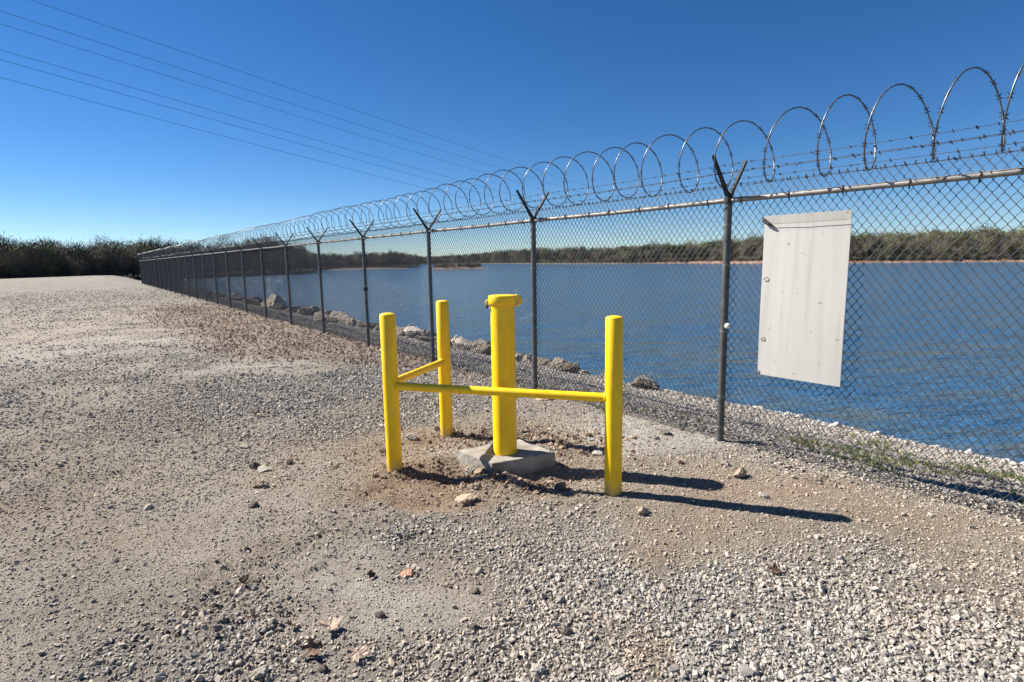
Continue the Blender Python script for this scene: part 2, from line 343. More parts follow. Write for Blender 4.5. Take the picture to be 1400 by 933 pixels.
def empty(name, loc, rz=0):
    o = bpy.data.objects.new(name, None); COL.objects.link(o); o.location = tuple(map(float, loc)); o.rotation_euler = (0, 0, rz)
    o.empty_display_size = .1; return o
class MB:
    def __init__(s): s.v = []; s.f = []
    def add(s, v, f):
        k = len(s.v); s.v += [tuple(p) for p in v]; s.f += [tuple(i + k for i in q) for q in f]
    def tube(s, pts, rad, sides=6, cap=True):
        pts = [Vector(p) for p in pts]; rs = rad if hasattr(rad, '__len__') else [rad] * len(pts)
        k = len(s.v); t0 = (pts[1] - pts[0]).normalized()
        a = t0.orthogonal().normalized(); 
        for i, p in enumerate(pts):
            t = (pts[min(i + 1, len(pts) - 1)] - pts[max(i - 1, 0)]).normalized()
            a = (a - t * a.dot(t)).normalized(); bb = t.cross(a)
            for j in range(sides):
                an = 2 * math.pi * j / sides; s.v.append(tuple(p + (a * math.cos(an) + bb * math.sin(an)) * rs[i]))
        for i in range(len(pts) - 1):
            for j in range(sides):
                j2 = (j + 1) % sides
                s.f.append((k + i * sides + j, k + i * sides + j2, k + (i + 1) * sides + j2, k + (i + 1) * sides + j))
        if cap:
            s.f.append(tuple(k + j for j in range(sides))[::-1]); e = k + (len(pts) - 1) * sides; s.f.append(tuple(e + j for j in range(sides)))
    def lathe(s, prof, sides=32, c=(0, 0, 0)):
        k = len(s.v)
        for r_, z in prof:
            for j in range(sides):
                an = 2 * math.pi * j / sides; s.v.append((c[0] + r_ * math.cos(an), c[1] + r_ * math.sin(an), c[2] + z))
        for i in range(len(prof) - 1):
            for j in range(sides):
                j2 = (j + 1) % sides; s.f.append((k + i * sides + j, k + i * sides + j2, k + (i + 1) * sides + j2, k + (i + 1) * sides + j))
        s.f.append(tuple(k + j for j in range(sides))[::-1]); e = k + (len(prof) - 1) * sides; s.f.append(tuple(e + j for j in range(sides)))
    def obj(s, name, mat, parent=None, smooth=False, link=True, auto=False):
        o = mesh_obj(name, s.v, s.f, mat, parent, smooth, link)
        if auto:
            o.data.polygons.foreach_set('use_smooth', [len(p.vertices) <= 4 for p in o.data.polygons])
            bm = bmesh.new(); bm.from_mesh(o.data)
            for e in bm.edges:
                if len(e.link_faces) == 2 and e.calc_face_angle(0) > R(38): e.smooth = False
            bm.to_mesh(o.data); bm.free()
        return o

def poly_rock(seed, sub=None, npl=11, flat=(1, 1, 1), rough=.04):
    """angular stone: a ball cut by random planes"""
    r_ = random.Random(seed)
    if sub is None:
        pts = []
        for _ in range(11):
            v_ = Vector((r_.gauss(0, 1), r_.gauss(0, 1), r_.gauss(0, 1))).normalized() * r_.uniform(.8, 1.05); pts.append(v_)
        bm = bmesh.new(); [bm.verts.new(p) for p in pts]
        res = bmesh.ops.convex_hull(bm, input=bm.verts)
        bmesh.ops.delete(bm, geom=[g for g in res['geom_interior'] if isinstance(g, bmesh.types.BMVert)], context='VERTS')
    else:
        bm = bmesh.new(); bmesh.ops.create_icosphere(bm, subdivisions=sub, radius=1)
        pl = []
        for _ in range(npl):
            pl.append((Vector((r_.gauss(0, 1), r_.gauss(0, 1), r_.gauss(0, 1))).normalized(), r_.uniform(.52, .85)))
        off = Vector((r_.uniform(-50, 50),) * 3)
        for v_ in bm.verts:
            d = v_.co.normalized(); rad = 1.0
            for n_, dd in pl:
                c = n_.dot(d)
                if c > .05: rad = min(rad, dd / c)
            rad *= 1 + rough * mnoise.noise(d * 3 + off) * 2 + rough * mnoise.noise(d * 9 + off)
            v_.co = d * rad
    for v_ in bm.verts: v_.co = Vector((v_.co.x * flat[0], v_.co.y * flat[1], v_.co.z * flat[2]))
    bmesh.ops.recalc_face_normals(bm, faces=bm.faces)
    me = bpy.data.meshes.new('rock'); bm.to_mesh(me); bm.free(); return me

def scatter(name, pts, rots, scls, idx, tan, variants, mat, label, cat):
    me = bpy.data.meshes.new(name); me.vertices.add(len(pts)); me.vertices.foreach_set('co', np.asarray(pts, np.float32).ravel())
    for nm, arr in (('rot', rots), ('scl', scls)):
        a = me.attributes.new(nm, 'FLOAT_VECTOR', 'POINT'); a.data.foreach_set('vector', np.asarray(arr, np.float32).ravel())
    a = me.attributes.new('idx', 'INT', 'POINT'); a.data.foreach_set('value', np.asarray(idx, np.int32))
    a = me.attributes.new('tan', 'FLOAT', 'POINT'); a.data.foreach_set('value', np.asarray(tan, np.float32))
    me.materials.append(mat); me.update()
    o = bpy.data.objects.new(name, me); COL.objects.link(o)
    c = bpy.data.collections.new(name + '_kinds')
    for i, vm in enumerate(variants):
        if mat and not len(vm.materials): vm.materials.append(mat)
        vo = bpy.data.objects.new(f'{name}_kind_{i:02d}', vm); c.objects.link(vo)
    ng = bpy.data.node_groups.new(name + '_nodes', 'GeometryNodeTree')
    ng.interface.new_socket('Geometry', in_out='INPUT', socket_type='NodeSocketGeometry'); ng.interface.new_socket('Geometry', in_out='OUTPUT', socket_type='NodeSocketGeometry')
    gi = ng.nodes.new('NodeGroupInput'); go = ng.nodes.new('NodeGroupOutput'); ip = ng.nodes.new('GeometryNodeInstanceOnPoints')
    ci = ng.nodes.new('GeometryNodeCollectionInfo'); ci.inputs['Collection'].default_value = c; ci.inputs['Separate Children'].default_value = True; ci.inputs['Reset Children'].default_value = True
    def na(n_, t): a_ = ng.nodes.new('GeometryNodeInputNamedAttribute'); a_.data_type = t; a_.inputs['Name'].default_value = n_; return a_.outputs[0]
    l = ng.links.new
    l(gi.outputs[0], ip.inputs['Points']); l(ci.outputs[0], ip.inputs['Instance']); ip.inputs['Pick Instance'].default_value = True
    l(na('idx', 'INT'), ip.inputs['Instance Index']); l(na('rot', 'FLOAT_VECTOR'), ip.inputs['Rotation']); l(na('scl', 'FLOAT_VECTOR'), ip.inputs['Scale'])
    l(ip.outputs[0], go.inputs[0])
    md = o.modifiers.new('scatter', 'NODES'); md.node_group = ng
    tag(o, label, cat, kind='stuff'); return o

# ------------------------------------------------------------------ ground sheet
def axis(lo, hi, step, far_lo, far_hi, g=1.07, cap=12):
    a = list(np.arange(lo, hi, step)); st = step; x = a[-1]
    while x < far_hi: st = min(st * g, cap); x += st; a.append(x)
    st = step; x = a[0]; pre = []
    while x > far_lo: st = min(st * g, cap); x -= st; pre.append(x)
    return np.array(pre[::-1] + a)
xs = axis(-4.5, 4.5, .026, -700, 700, 1.06, 25); ys = axis(1.3, 8.5, .026, -60, 900, 1.05, 25)
X, Y = np.meshgrid(xs, ys); Z = height(X, Y)
gv, tn, pl_ = ground_mix(X, Y)
def leaf_density(x, y):
    s, o = so_of(x, y)
    W = .45 + 2.9 * sstep(3.0, 9.5, s)
    d = sstep(-W, -W * .45, o) * (1 - sstep(.0, .35, o)) * sstep(1.5, 5, s) * (1 - sstep(16, 34, s))
    return np.clip(d + 1.3 * fbm(x, y, .7, 3, 91) * (d > .02), 0, 1)
lf = leaf_density(X, Y)
ny, nx = X.shape
me = bpy.data.meshes.new('ground'); me.vertices.add(nx * ny)
me.vertices.foreach_set('co', np.stack([X, Y, Z], -1).astype(np.float32).ravel())
ii = (np.arange(ny - 1)[:, None] * nx + np.arange(nx - 1)[None]).ravel()
q = np.stack([ii, ii + 1, ii + nx + 1, ii + nx], 1).astype(np.int32)
me.loops.add(q.size); me.loops.foreach_set('vertex_index', q.ravel()); me.polygons.add(len(q))
me.polygons.foreach_set('loop_start', np.arange(0, q.size, 4, dtype=np.int32)); me.polygons.foreach_set('loop_total', np.full(len(q), 4, np.int32))
me.polygons.foreach_set('use_smooth', np.ones(len(q), bool))
for nm, arr in (('gravel', gv), ('tan', tn), ('pale', pl_), ('leaf', lf * .7)):
    a = me.attributes.new(nm, 'FLOAT', 'POINT'); a.data.foreach_set('value', arr.astype(np.float32).ravel())
me.materials.append(M_GROUND); me.update(calc_edges=True)
ground = bpy.data.objects.new('ground', me); COL.objects.link(ground); structure(ground)

water = mesh_obj('water', [(-900, -100, WATER_Z), (900, -100, WATER_Z), (900, 1200, WATER_Z), (-900, 1200, WATER_Z)], [(0, 1, 2, 3)], M_WATER); structure(water)

# ------------------------------------------------------------------ far shores and their woods
SH = {
 'west': [(-500, 90), (-300, 100), (-100, 115), (0, 122), (150, 135), (250, 143), (315, 152), (380, 165), (418, 182), (431, 196)],
 'mid':  [(395, 235), (431, 238), (470, 245), (520, 255), (556, 262), (566, 285), (572, 330)],
 'east': [(520, 440), (570, 450), (610, 440), (650, 420), (690, 385), (730, 335), (780, 295), (850, 262), (950, 246), (1045, 215), (1200, 205), (1400, 200), (1700, 190)]}
TOP = {'west': [(-500, 318), (0, 326), (200, 330), (315, 333), (345, 329), (372, 328), (395, 332), (431, 344)],
       'mid': [(395, 344), (431, 346), (470, 347), (520, 345), (540, 344), (566, 348)],
       'east': [(520, 350), (600, 350), (640, 347), (690, 342), (730, 339), (850, 337), (900, 334), (950, 331), (1000, 327), (1045, 323), (1200, 318), (1400, 312), (1700, 300)]}
def crown_mesh(seed, H=9.0, spread=2.4, n=420, green=False, low=.1):
    r_ = random.Random(seed); m = MB()
    m.tube([(0, 0, -.5), (r_.uniform(-.2, .2), 0, H * .35), (r_.uniform(-.4, .4), r_.uniform(-.3, .3), H * .8)], [.16, .11, .03], 5)
    tips = []
    for k in range(14):
        z0 = H * r_.uniform(.2, .75); an = r_.uniform(0, 6.28); ln = spread * r_.uniform(.6, 1.1) * (1.15 - z0 / H * .6)
        t_ = (math.cos(an) * ln, math.sin(an) * ln, z0 + ln * r_.uniform(.6, 1.3)); t_ = (t_[0], t_[1], min(t_[2], H)); tips.append(t_)
        m.tube([(0, 0, z0), (t_[0] * .5, t_[1] * .5, z0 + (t_[2] - z0) * .4), t_], [.06, .04, .012], 3, False)
    nt_ = len(m.f)
    tips.append((0, 0, H * .9))
    for k in range(n):
        c = Vector(r_.choice(tips)); p = c * r_.uniform(.75, 1.02) + Vector((r_.gauss(0, .55), r_.gauss(0, .55), r_.gauss(0, .6)))
        p.z = min(max(p.z, H * low), H * 1.02)
        if green: sz = r_.uniform(.12, .3); a_ = Vector((r_.gauss(0, 1), r_.gauss(0, 1), r_.gauss(0, 1))).normalized() * sz; b_ = a_.orthogonal().normalized() * sz * .7
        else: a_ = Vector((r_.gauss(0, .5), r_.gauss(0, .5), 1)).normalized() * r_.uniform(.25, .6); b_ = a_.orthogonal().normalized() * .045
        m.add([p - a_, p + b_, p + a_, p - b_], [(0, 1, 2, 3)])
    me_ = bpy.data.meshes.new('crown'); me_.from_pydata(m.v, [], m.f); me_.materials.append(M_TRUNK); me_.materials.append(M_GREEN if green else M_BARE)
    me_.polygons.foreach_set('material_index', [0 if i < nt_ else 1 for i in range(len(m.f))]); me_.update(); return me_
KINDS = [crown_mesh(11 + i, 9, 2.3, 520, False) for i in range(5)] + [crown_mesh(31 + i, 9, 2.5, 650, True) for i in range(3)] + [crown_mesh(51 + i, 9, 2.6, 700, False, .05) for i in range(2)]
def interp(tab, x): return float(np.interp(x, [t[0] for t in tab], [t[1] for t in tab]))
for key, sh in SH.items():
    px = np.arange(sh[0][0], sh[-1][0] + 1, 4 if key != 'east' else 5)
    rows = [(-3, -2.2, 0), (0, WATER_Z - .15, 0), (.8, WATER_Z + .25, 0), (2.2, None, 1), (5, None, 1.2), (25, None, 1.6), (70, None, 3.2), (160, None, 6.0)]
    V = []; clay = []
    for i, p in enumerate(px):
        D = interp(sh, p); c = float(sstep(860, 930, p)) if key == 'east' else (.25 if key == 'mid' else 0.)
        jit = 2.2 * float(fbm(np.array([p * .9]), np.array([3.3]), 9, 3, 5)[0])
        for off, z, up_ in rows:
            a_ = AZ(p, D + off + jit); z_ = z if z is not None else WATER_Z + .2 + up_ * (.35 + .30 * c) * (1 + .5 * float(fbm(np.array([p]), np.array([off]), 14, 2, 8)[0]))
            V.append((a_[0], a_[1], z_)); clay.append(c if off < 3 else 0.)
    nr = len(rows)
    F = [(i * nr + j, (i + 1) * nr + j, (i + 1) * nr + j + 1, i * nr + j + 1) for i in range(len(px) - 1) for j in range(nr - 1)]
    o = mesh_obj('far_bank', V, F, M_SHORE, smooth=True); structure(o)
    a = o.data.attributes.new('clay', 'FLOAT', 'POINT'); a.data.foreach_set('value', np.array(clay, np.float32))
    P_, Rr, S_, I_ = [], [], [], []
    for ri, off in enumerate([2.6, 3.6, 6, 9, 13, 20, 30, 42, 58, 78]):
        prev = None; p = sh[0][0]
        while p < sh[-1][0]:
            D = interp(sh, p); step = 770 * random.uniform(1.2, 2.6) / D * (1 + ri * .07); p += step
            if p > sh[-1][0]: break
            d_ = D + off + random.uniform(-1.5, 1.5); a_ = AZ(p, d_)
            ztop = zat(p, interp(TOP[key], p), d_); z0 = WATER_Z + .9 + (off / 25)
            H_ = (ztop - z0) * random.uniform(.72, 1.08) * (1.22 if random.random() < .06 else 1) if ri > 1 else (ztop - z0) * random.uniform(.4, .75)
            H_ = max(H_, 1.5)
            if ri <= 1: k = random.choice([8, 9])
            elif key == 'east' and p > 880 and ri >= 4: k = random.choice([5, 6, 7, 5, 6, 1])
            elif key == 'east': k = random.choice([0, 1, 2, 3, 4, 8, 9, 5])
            else: k = random.choice([0, 1, 2, 3, 4, 8, 9, 9] + ([6] if key == 'west' else []))
            s_ = H_ / 9.0; P_.append((a_[0], a_[1], z0)); Rr.append((0, 0, random.uniform(0, 6.28))); S_.append((max(s_, .6) * random.uniform(.9, 1.4),) * 2 + (s_,)); I_.append(k)
    for off in (1.6, 3.0, 4.6, 7.5, 11, 17):
        p = sh[0][0]
        while p < sh[-1][0]:
            D = interp(sh, p) + off + random.uniform(-.6, .6); p += 770 * random.uniform(.7, 1.7) / D
            a_ = AZ(min(p, sh[-1][0]), D); hh = random.uniform(.10, .26) * (1 + off * .05); P_.append((a_[0], a_[1], WATER_Z + .4 + off / 14)); Rr.append((0, 0, random.uniform(0, 6.28)))
            S_.append((random.uniform(.4, .65),) * 2 + (hh,)); I_.append(random.choice([8, 9, 4, 9]))
    scatter('far_wood', P_, Rr, S_, I_, np.zeros(len(P_)), KINDS, M_BARE,
            {'west': 'grey leafless wood on the nearest far bank at the left', 'mid': 'low dark wood on the middle point beyond the water', 'east': 'long wood of bare and green trees on the opposite shore'}[key], 'woods')

# sand bar with brush
def island(px0, px1, D, zt, label):
    V = []; n_ = 40
    for i in range(n_ + 1):
        p = px0 + (px1 - px0) * i / n_; e = math.sin(math.pi * i / n_) ** .6
        wv = 1 + .5 * float(fbm(np.array([p]), np.array([1.0]), 6, 3, 3)[0])
        for off, z in ((-.5, -.25), (.6, .12), (3, .7), (7, .7), (11, -.25)):
            a_ = AZ(p, D + off * (.4 + .6 * e)); V.append((a_[0], a_[1], WATER_Z + (z * zt * e * wv if z > 0 else z)))
    F = [(i * 5 + j, (i + 1) * 5 + j, (i + 1) * 5 + j + 1, i * 5 + j + 1) for i in range(n_) for j in range(4)]
    o = mesh_obj('sand_bar', V, F, M_SHORE, smooth=True); structure(o)
    a = o.data.attributes.new('clay', 'FLOAT', 'POINT'); a.data.foreach_set('value', np.full(len(V), .45, np.float32))
    return o
island(585, 668, 185, 1.5, '')
island(440, 560, 235, .8, '')
brush = [crown_mesh(71 + i, 1.6, .8, 120, False, .05) for i in range(3)]
P_ = []; 
for i in range(90):
    p = random.uniform(594, 655); a_ = AZ(p, 185 + random.uniform(2, 7)); P_.append((a_[0], a_[1], WATER_Z + .6))
scatter('brush', P_, [(0, 0, random.uniform(0, 6)) for _ in P_], [(s,) * 3 for s in rng.uniform(.35, .7, len(P_))], rng.integers(0, 3, len(P_)), np.zeros(len(P_)), brush, M_BARE, 'low leafless brush on the brown sand bar', 'brush')

# single trees that stand above the woods
def lone_tree(px, D, top, spread, green, label, name, seed):
    a_ = AZ(px, D); z0 = WATER_Z + 1.2; H = zat(px, top, D) - z0; r_ = random.Random(seed)
    root = empty(name, (a_[0], a_[1], z0)); tr = MB(); cr = MB()
    tr.tube([(0, 0, -.8), (.1, 0, H * .4), (-.1, .1, H * .88)], [.22, .15, .03], 7)
    tips = []
    for k in range(26):
        z = H * r_.uniform(.22, .85); an = r_.uniform(0, 6.28); ln = spread * r_.uniform(.5, 1) * (1.2 - .7 * z / H)
        t_ = Vector((math.cos(an) * ln, math.sin(an) * ln, min(z + ln * r_.uniform(.4, 1.1), H))); tips.append(t_)
        tr.tube([(0, 0, z), (t_.x * .5, t_.y * .5, z + (t_.z - z) * .4), t_], [.07, .045, .012], 4, False)
    for k in range(1500):
        c = r_.choice(tips); p = c * r_.uniform(.7, 1.02) + Vector((r_.gauss(0, .45), r_.gauss(0, .45), r_.gauss(0, .5)))
        a2 = Vector((r_.gauss(0, .6), r_.gauss(0, .6), 1)).normalized() * r_.uniform(.15, .4); b2 = a2.orthogonal().normalized() * (.12 if green else .035)
        cr.add([p - a2, p + b2, p + a2, p - b2], [(0, 1, 2, 3)])
    tr.obj('trunk', M_TRUNK, root); cr.obj('crown', M_GREEN if green else M_BARE, root); tag(root, label, 'tree')
lone_tree(371, 160, 319, 3.2, False, 'tall bare tree whose twigs rise highest over the near left wood', 'bare_tree', 5)
lone_tree(347, 158, 325, 2.6, False, 'narrower bare tree just left of the tallest one on the left bank', 'bare_tree', 6)
lone_tree(408, 182, 336, 3.0, True, 'green budding tree at the tip of the left bank wood', 'budding_tree', 7)
lone_tree(537, 262, 341, 3.4, False, 'lone rounded bare tree standing over the middle point', 'bare_tree', 8)

# ------------------------------------------------------------------ power cables
WIRES = [((315, 89), (426, 129.6), (700, 221)), ((315, 112), (426, 152), (700, 235)), ((315, 127.5), (426, 163), (685, 243)),
         ((315, 156), (426, 185.5), (649, 252)), ((315, 168), (426, 196.8), (627, 256)), ((315, 187), (426, 214.8), (602, 262.5))]
nm = ['uppermost power cable crossing the blue sky', 'second power cable from the top, just under the uppermost one', 'third power cable from the top, closing the upper three',
      'fourth power cable, the top one of the lower three', 'fifth power cable, second from the bottom', 'lowest power cable over the coiled razor wire']
for i, tri in enumerate(WIRES):
    off = [0, 4, 7, 0, 4, 7][i]
    A = AZ(-120, 118 + off); Bp = AZ(1010, 620 + off)
    dv = (Bp - A); 
    def t_of(px):
        r_ = ray(px, 300)[:2]; M_ = np.array([[dv[0], -r_[0]], [dv[1], -r_[1]]]); t, k = np.linalg.solve(M_, -A); return t, k * np.hypot(*r_)
    T = []; Zs = []
    for (x_, y_) in tri:
        t, D = t_of(x_); T.append(t); Zs.append(zat(x_, y_, D))
    # gentle sagging span through the first and last sight lines
    sl = (Zs[2] - Zs[0]) / (T[2] - T[0]); sag = 16.0
    f = lambda t: Zs[0] + sl * (t - T[0]) + sag * (t - T[0]) * (t - T[2])
    m = MB(); ts = np.linspace(0, 1, 60) ** 1.6
    m.tube([(A[0] + dv[0] * t, A[1] + dv[1] * t, f(t)) for t in ts], .036, 5)
    o = m.obj('power_cable', M_CABLE); tag(o, nm[i], 'cable', 'power cables crossing the sky')

# ------------------------------------------------------------------ fence
FROT = math.atan2(FD[1], FD[0])           # local x runs along the fence towards the far end, local -y points to the lake
fence = empty('chain_link_fence', (P0[0], P0[1], 0), FROT)
tag(fence, 'grey chain-link security fence topped with coiled razor wire along the lake', 'fence')
NB0, NB1 = -2, 24
def post_base(n):
    c = from_so(n * BAY, 0); return hz(c[0], c[1])
LAKE = -1.0                                # local y sign of the lake side
m = MB(); m.tube([(0, 0, -.3), (0, 0, 2.035)], .0305, 16); post0 = m.obj('post', M_GALV, link=False, auto=True)
m = MB(); m.lathe([(.036, 0), (.040, .02), (.036, .05), (.02, .062)], 14); cap0 = m.obj('post_cap', M_ARM, link=False, auto=True)
def arm_mesh(sgn, dy, dz):
    m = MB(); a_ = Vector((0, 0, 2.06)); b_ = Vector((0, sgn * dy, 2.06 + dz)); t = (b_ - a_).normalized(); n_ = t.cross(Vector((1, 0, 0))).normalized()
    v_ = []
    for p, w_ in ((a_, .026), (a_ + (b_ - a_) * .25, .021), (b_ - t * .01, .016), (b_ + t * .006, .010)):
        for sx_, sn in ((-1, -1), (1, -1), (1, 1), (-1, 1)): v_.append(p + Vector((sx_ * w_ * .62, 0, 0)) + n_ * sn * w_ * .62)
    f_ = [(0, 3, 2, 1), (12, 13, 14, 15)]
    for k in range(3):
        for j in range(4): f_.append((k * 4 + j, k * 4 + (j + 1) % 4, k * 4 + 4 + (j + 1) % 4, k * 4 + 4 + j))
    m.add(v_, f_); return m.obj('barb_arm', M_ARM, link=False)
ARM_DY, ARM_DZ = .235, .315
armN = arm_mesh(1, ARM_DY, ARM_DZ); armF = arm_mesh(-1, ARM_DY, ARM_DZ)
m = MB(); m.tube([(0, 0, 0), (0, 0, .012)], .0335, 14); band0 = m.obj('tie_band', M_RAIL, link=False, auto=True)
RAIL_Z = 2.045
m = MB(); m.tube([(.02, .0, 0), (BAY * .5, 0, -.006), (BAY - .02, .0, 0)], .021, 12, True); rail0 = m.obj('top_rail', M_RAIL, link=False, auto=True)
# rail tie: a wire loop round the rail
m = MB(); m.tube([(0.02 * math.sin(t * .5), .025 * math.cos(t), .025 * math.sin(t)) for t in np.linspace(0, 6.2, 12)] + [(.02, -.03, -.04)], .0045, 4); tie0 = m.obj('wire_tie', M_ARM, link=False)
# chain link
def mesh_panel(wid, z0, z1, pitch=.0285, per=.074):
    V, F = [], []; r0 = .0029; npk = int(round(wid / pitch)); steps = int(round((z1 - z0) / (per / 2)))
    for k in range(npk):
        ph = k % 2; pts = []
        for i in range(steps + 1):
            side = (i + ph) % 2
            pts.append((k * pitch + (side) * pitch * 1.0 + (.0015 if side else -.0015), -.024 + (.0025 if side else -.0025), z0 + i * per / 2))
        pts[-1] = (pts[-1][0], pts[-1][1], pts[-1][2])
        top = pts[-1]; pts.append((top[0] + random.uniform(-.006, .006), top[1], top[2] + .022))
        b0 = len(V); 
        for i, p in enumerate(pts):
            for j in range(3):
                an = 2.094 * j + .5; V.append((p[0] + r0 * 1.1 * math.cos(an), p[1] + r0 * 1.1 * math.sin(an), p[2]))
        for i in range(len(pts) - 1):
            for j in range(3):
                j2 = (j + 1) % 3; F.append((b0 + i * 3 + j, b0 + i * 3 + j2, b0 + i * 3 + 3 + j2, b0 + i * 3 + 3 + j))
    m = MB(); m.v = V; m.f = F
    for z in (z0 + .03, z1 + .005):
        m.tube([(-.01, -.026, z), (wid, -.026, z)], .0022, 4, False)
    return m.obj('mesh_panel', M_WIRE, link=False)
panel0 = mesh_panel(BAY, .05, 2.15)
for n in range(NB0, NB1):
    zb = post_base(n) if n < 10 else 0; dz = 0.0
    p = share(post0, 'post', fence, (n * BAY, 0, dz))
    for a0 in (armN, armF): share(a0, 'barb_arm', p, (0, 0, 0))
    share(cap0, 'post_cap', p, (0, 0, 2.02))
    if n < 8:
        for z in (.12, .42, .95, 1.5, 1.86): share(band0, 'tie_band', p, (0, 0, z + .02 * math.sin(n * 3 + z * 9)))
    if n < NB1 - 1:
        rl = share(rail0, 'top_rail', fence, (n * BAY, 0, RAIL_Z))
        if n < 8:
            for k in range(7): share(tie0, 'wire_tie', rl, (.18 + k * .36 + random.uniform(-.05, .05), 0, -.0))
        share(panel0, 'mesh_panel', fence, (n * BAY, 0, dz))
# barbed strands on the outer arms, one on the inner, one along the mesh top
def strand(y, z, name='barbed_strand'):
    m = MB(); x0, x1 = NB0 * BAY, (NB1 - 1) * BAY; xs_ = np.arange(x0, x1 + .01, BAY / 4)
    pts = [(x, y, z - .012 * math.sin(math.pi * ((x / BAY) % 1))) for x in xs_]; m.tube(pts, .0024, 4, False)
    x = x0
    while x < min(x1, 36):
        x += .125 * random.uniform(.85, 1.15); zz = z - .012 * math.sin(math.pi * ((x / BAY) % 1))
        for k in range(2):
            an = random.uniform(0, 3.14); d_ = Vector((.35, math.cos(an), math.sin(an))).normalized() * .017; c = Vector((x + k * .006, y, zz)); m.tube([c - d_, c, c + d_], [.0012, .0040, .0012], 3, False)
    return m.obj(name, M_WIRE, fence)
for fr in (.52, .76, .98): strand(LAKE * ARM_DY * fr, 2.06 + ARM_DZ * fr)
strand(-LAKE * ARM_DY * .55, 2.06 + ARM_DZ * .55 + .012)
strand(-.027, 2.17)
# razor coil
COIL_R, COIL_Z, COIL_P, COIL_PH = .250, 2.415, .352, 0.6
m = MB(); bl = MB(); seg = 28; x0 = NB0 * BAY; x1 = (NB1 - 1) * BAY; turns = int((x1 - x0) / COIL_P)
def coil(t):   # t in turns
    x = x0 + t * COIL_P + .035 * math.sin(t * .9) + .03 * math.sin(t * 2.3 + 1)
    an = -2 * math.pi * t + COIL_PH; rr_ = COIL_R * (1 + .03 * math.sin(t * 1.7))
    return Vector((x, rr_ * math.cos(an), COIL_Z + .015 * math.sin(t * .35) + rr_ * math.sin(an)))
m.tube([coil(i / seg) for i in range(turns * seg)], .0052, 5, False)
m.obj('razor_coil', M_RAZOR, fence, smooth=True)
t = 0.0
while t < min(turns, 130):
    c = coil(t); tg = (coil(t + .01) - c).normalized(); a_ = tg.orthogonal().normalized(); b_ = tg.cross(a_)
    rad_ = Vector((0, c.y, c.z - COIL_Z)).normalized()
    s_ = rad_.cross(tg).normalized()
    w_ = .021; l_ = .021
    bl.add([c - tg * l_ * .4, c + s_ * w_ - tg * l_, c + s_ * .004, c + s_ * w_ + tg * l_, c + tg * l_ * .4, c - s_ * w_ + tg * l_, c - s_ * .004, c - s_ * w_ - tg * l_, c + rad_ * .006, c - rad_ * .006],
           [(0, 1, 2, 8), (2, 3, 4, 8), (4, 5, 6, 8), (6, 7, 0, 8), (2, 1, 0, 9), (4, 3, 2, 9), (6, 5, 4, 9), (0, 7, 6, 9)])
    t += .063 * random.uniform(.9, 1.1)
o = bl.obj('razor_barbs', M_WIRE, fence); o['kind'] = 'stuff'
# knobs on two posts
m = MB(); m.lathe([(.008, 0), (.02, .006), (.026, .022), (.02, .038), (.006, .046)], 14)
k = m.obj('knob', M_WHITEP, fence, auto=True); k.location = (-.052, .03, 1.0); k['label'] = 'small white knob on the nearest post'
m = MB(); m.lathe([(.02, -.04), (.045, -.03), (.05, 0), (.042, .035), (.015, .045)], 12)
k = m.obj('clamp', M_ARM, fence, auto=True); k.location = (3 * BAY - .04, .02, 1.10); k['label'] = 'dark clamp halfway up a post'

# blank board wired to the fence
SW, SH_ = .62, 1.235
sign = empty('sign_board', (*from_so(-.332, -.03), .66), FROT)
tag(sign, 'blank weathered white board wired to the chain-link fence right of the nearest post', 'sign')
m = MB(); nxs, nzs = 10, 20
def sg(u, v_): return (-u * SW, .004 + .006 * math.sin(u * 3.1) + (.010 * sstep(.93, 1, v_) if v_ > .93 else 0) + .004 * math.sin(v_ * 5), v_ * SH_)
for side in (0, 1):
    base_ = len(m.v)
    for j in range(nzs + 1):
        for i in range(nxs + 1):
            p = sg(i / nxs, j / nzs); m.v.append((p[0], float(p[1]) - side * .005, p[2]))
    for j in range(nzs):
        for i in range(nxs):
            a_ = base_ + j * (nxs + 1) + i; qd = (a_, a_ + 1, a_ + nxs + 2, a_ + nxs + 1); m.f.append(qd if side else qd[::-1])
nn = (nxs + 1) * (nzs + 1)
edge = [i for i in range(nxs)] ; per_ = [i for i in range(nxs + 1)] + [j * (nxs + 1) + nxs for j in range(1, nzs + 1)] + [nzs * (nxs + 1) + i for i in range(nxs - 1, -1, -1)] + [j * (nxs + 1) for j in range(nzs - 1, 0, -1)]
for a_, b_ in zip(per_, per_[1:] + per_[:1]): m.f.append((a_, b_, b_ + nn, a_ + nn))
m.obj('board', M_SIGN, sign)
m = MB(); m.tube([(-.01, .022, SH_ - .062), (-.3, .030, SH_ - .066), (-.61, .024, SH_ - .062)], .0016, 4); m.obj('crease_line', M_ARM, sign)  # added dark tube standing in for the dark crease of the top fold
m = MB(); m.tube([(.018, .012, SH_ - .015), (-.01, .026, SH_ - .035), (-.05, .028, SH_ - .062), (-.085, .024, SH_ - .085)], [.007, .016, .013, .002], 6); m.obj('black_strap', M_BLACK, sign)
m = MB(); m.tube([(.03, .005, .01), (.005, .02, .03), (-.01, .01, .03)], .005, 5); m.obj('clip', M_RAIL, sign)
for z in (.28, .75):
    m = MB(); m.tube([(-.02, .012, z), (-.035, .022, z + .012), (-.05, .012, z + .02)], .003, 4); m.obj('clip', M_ARM, sign)

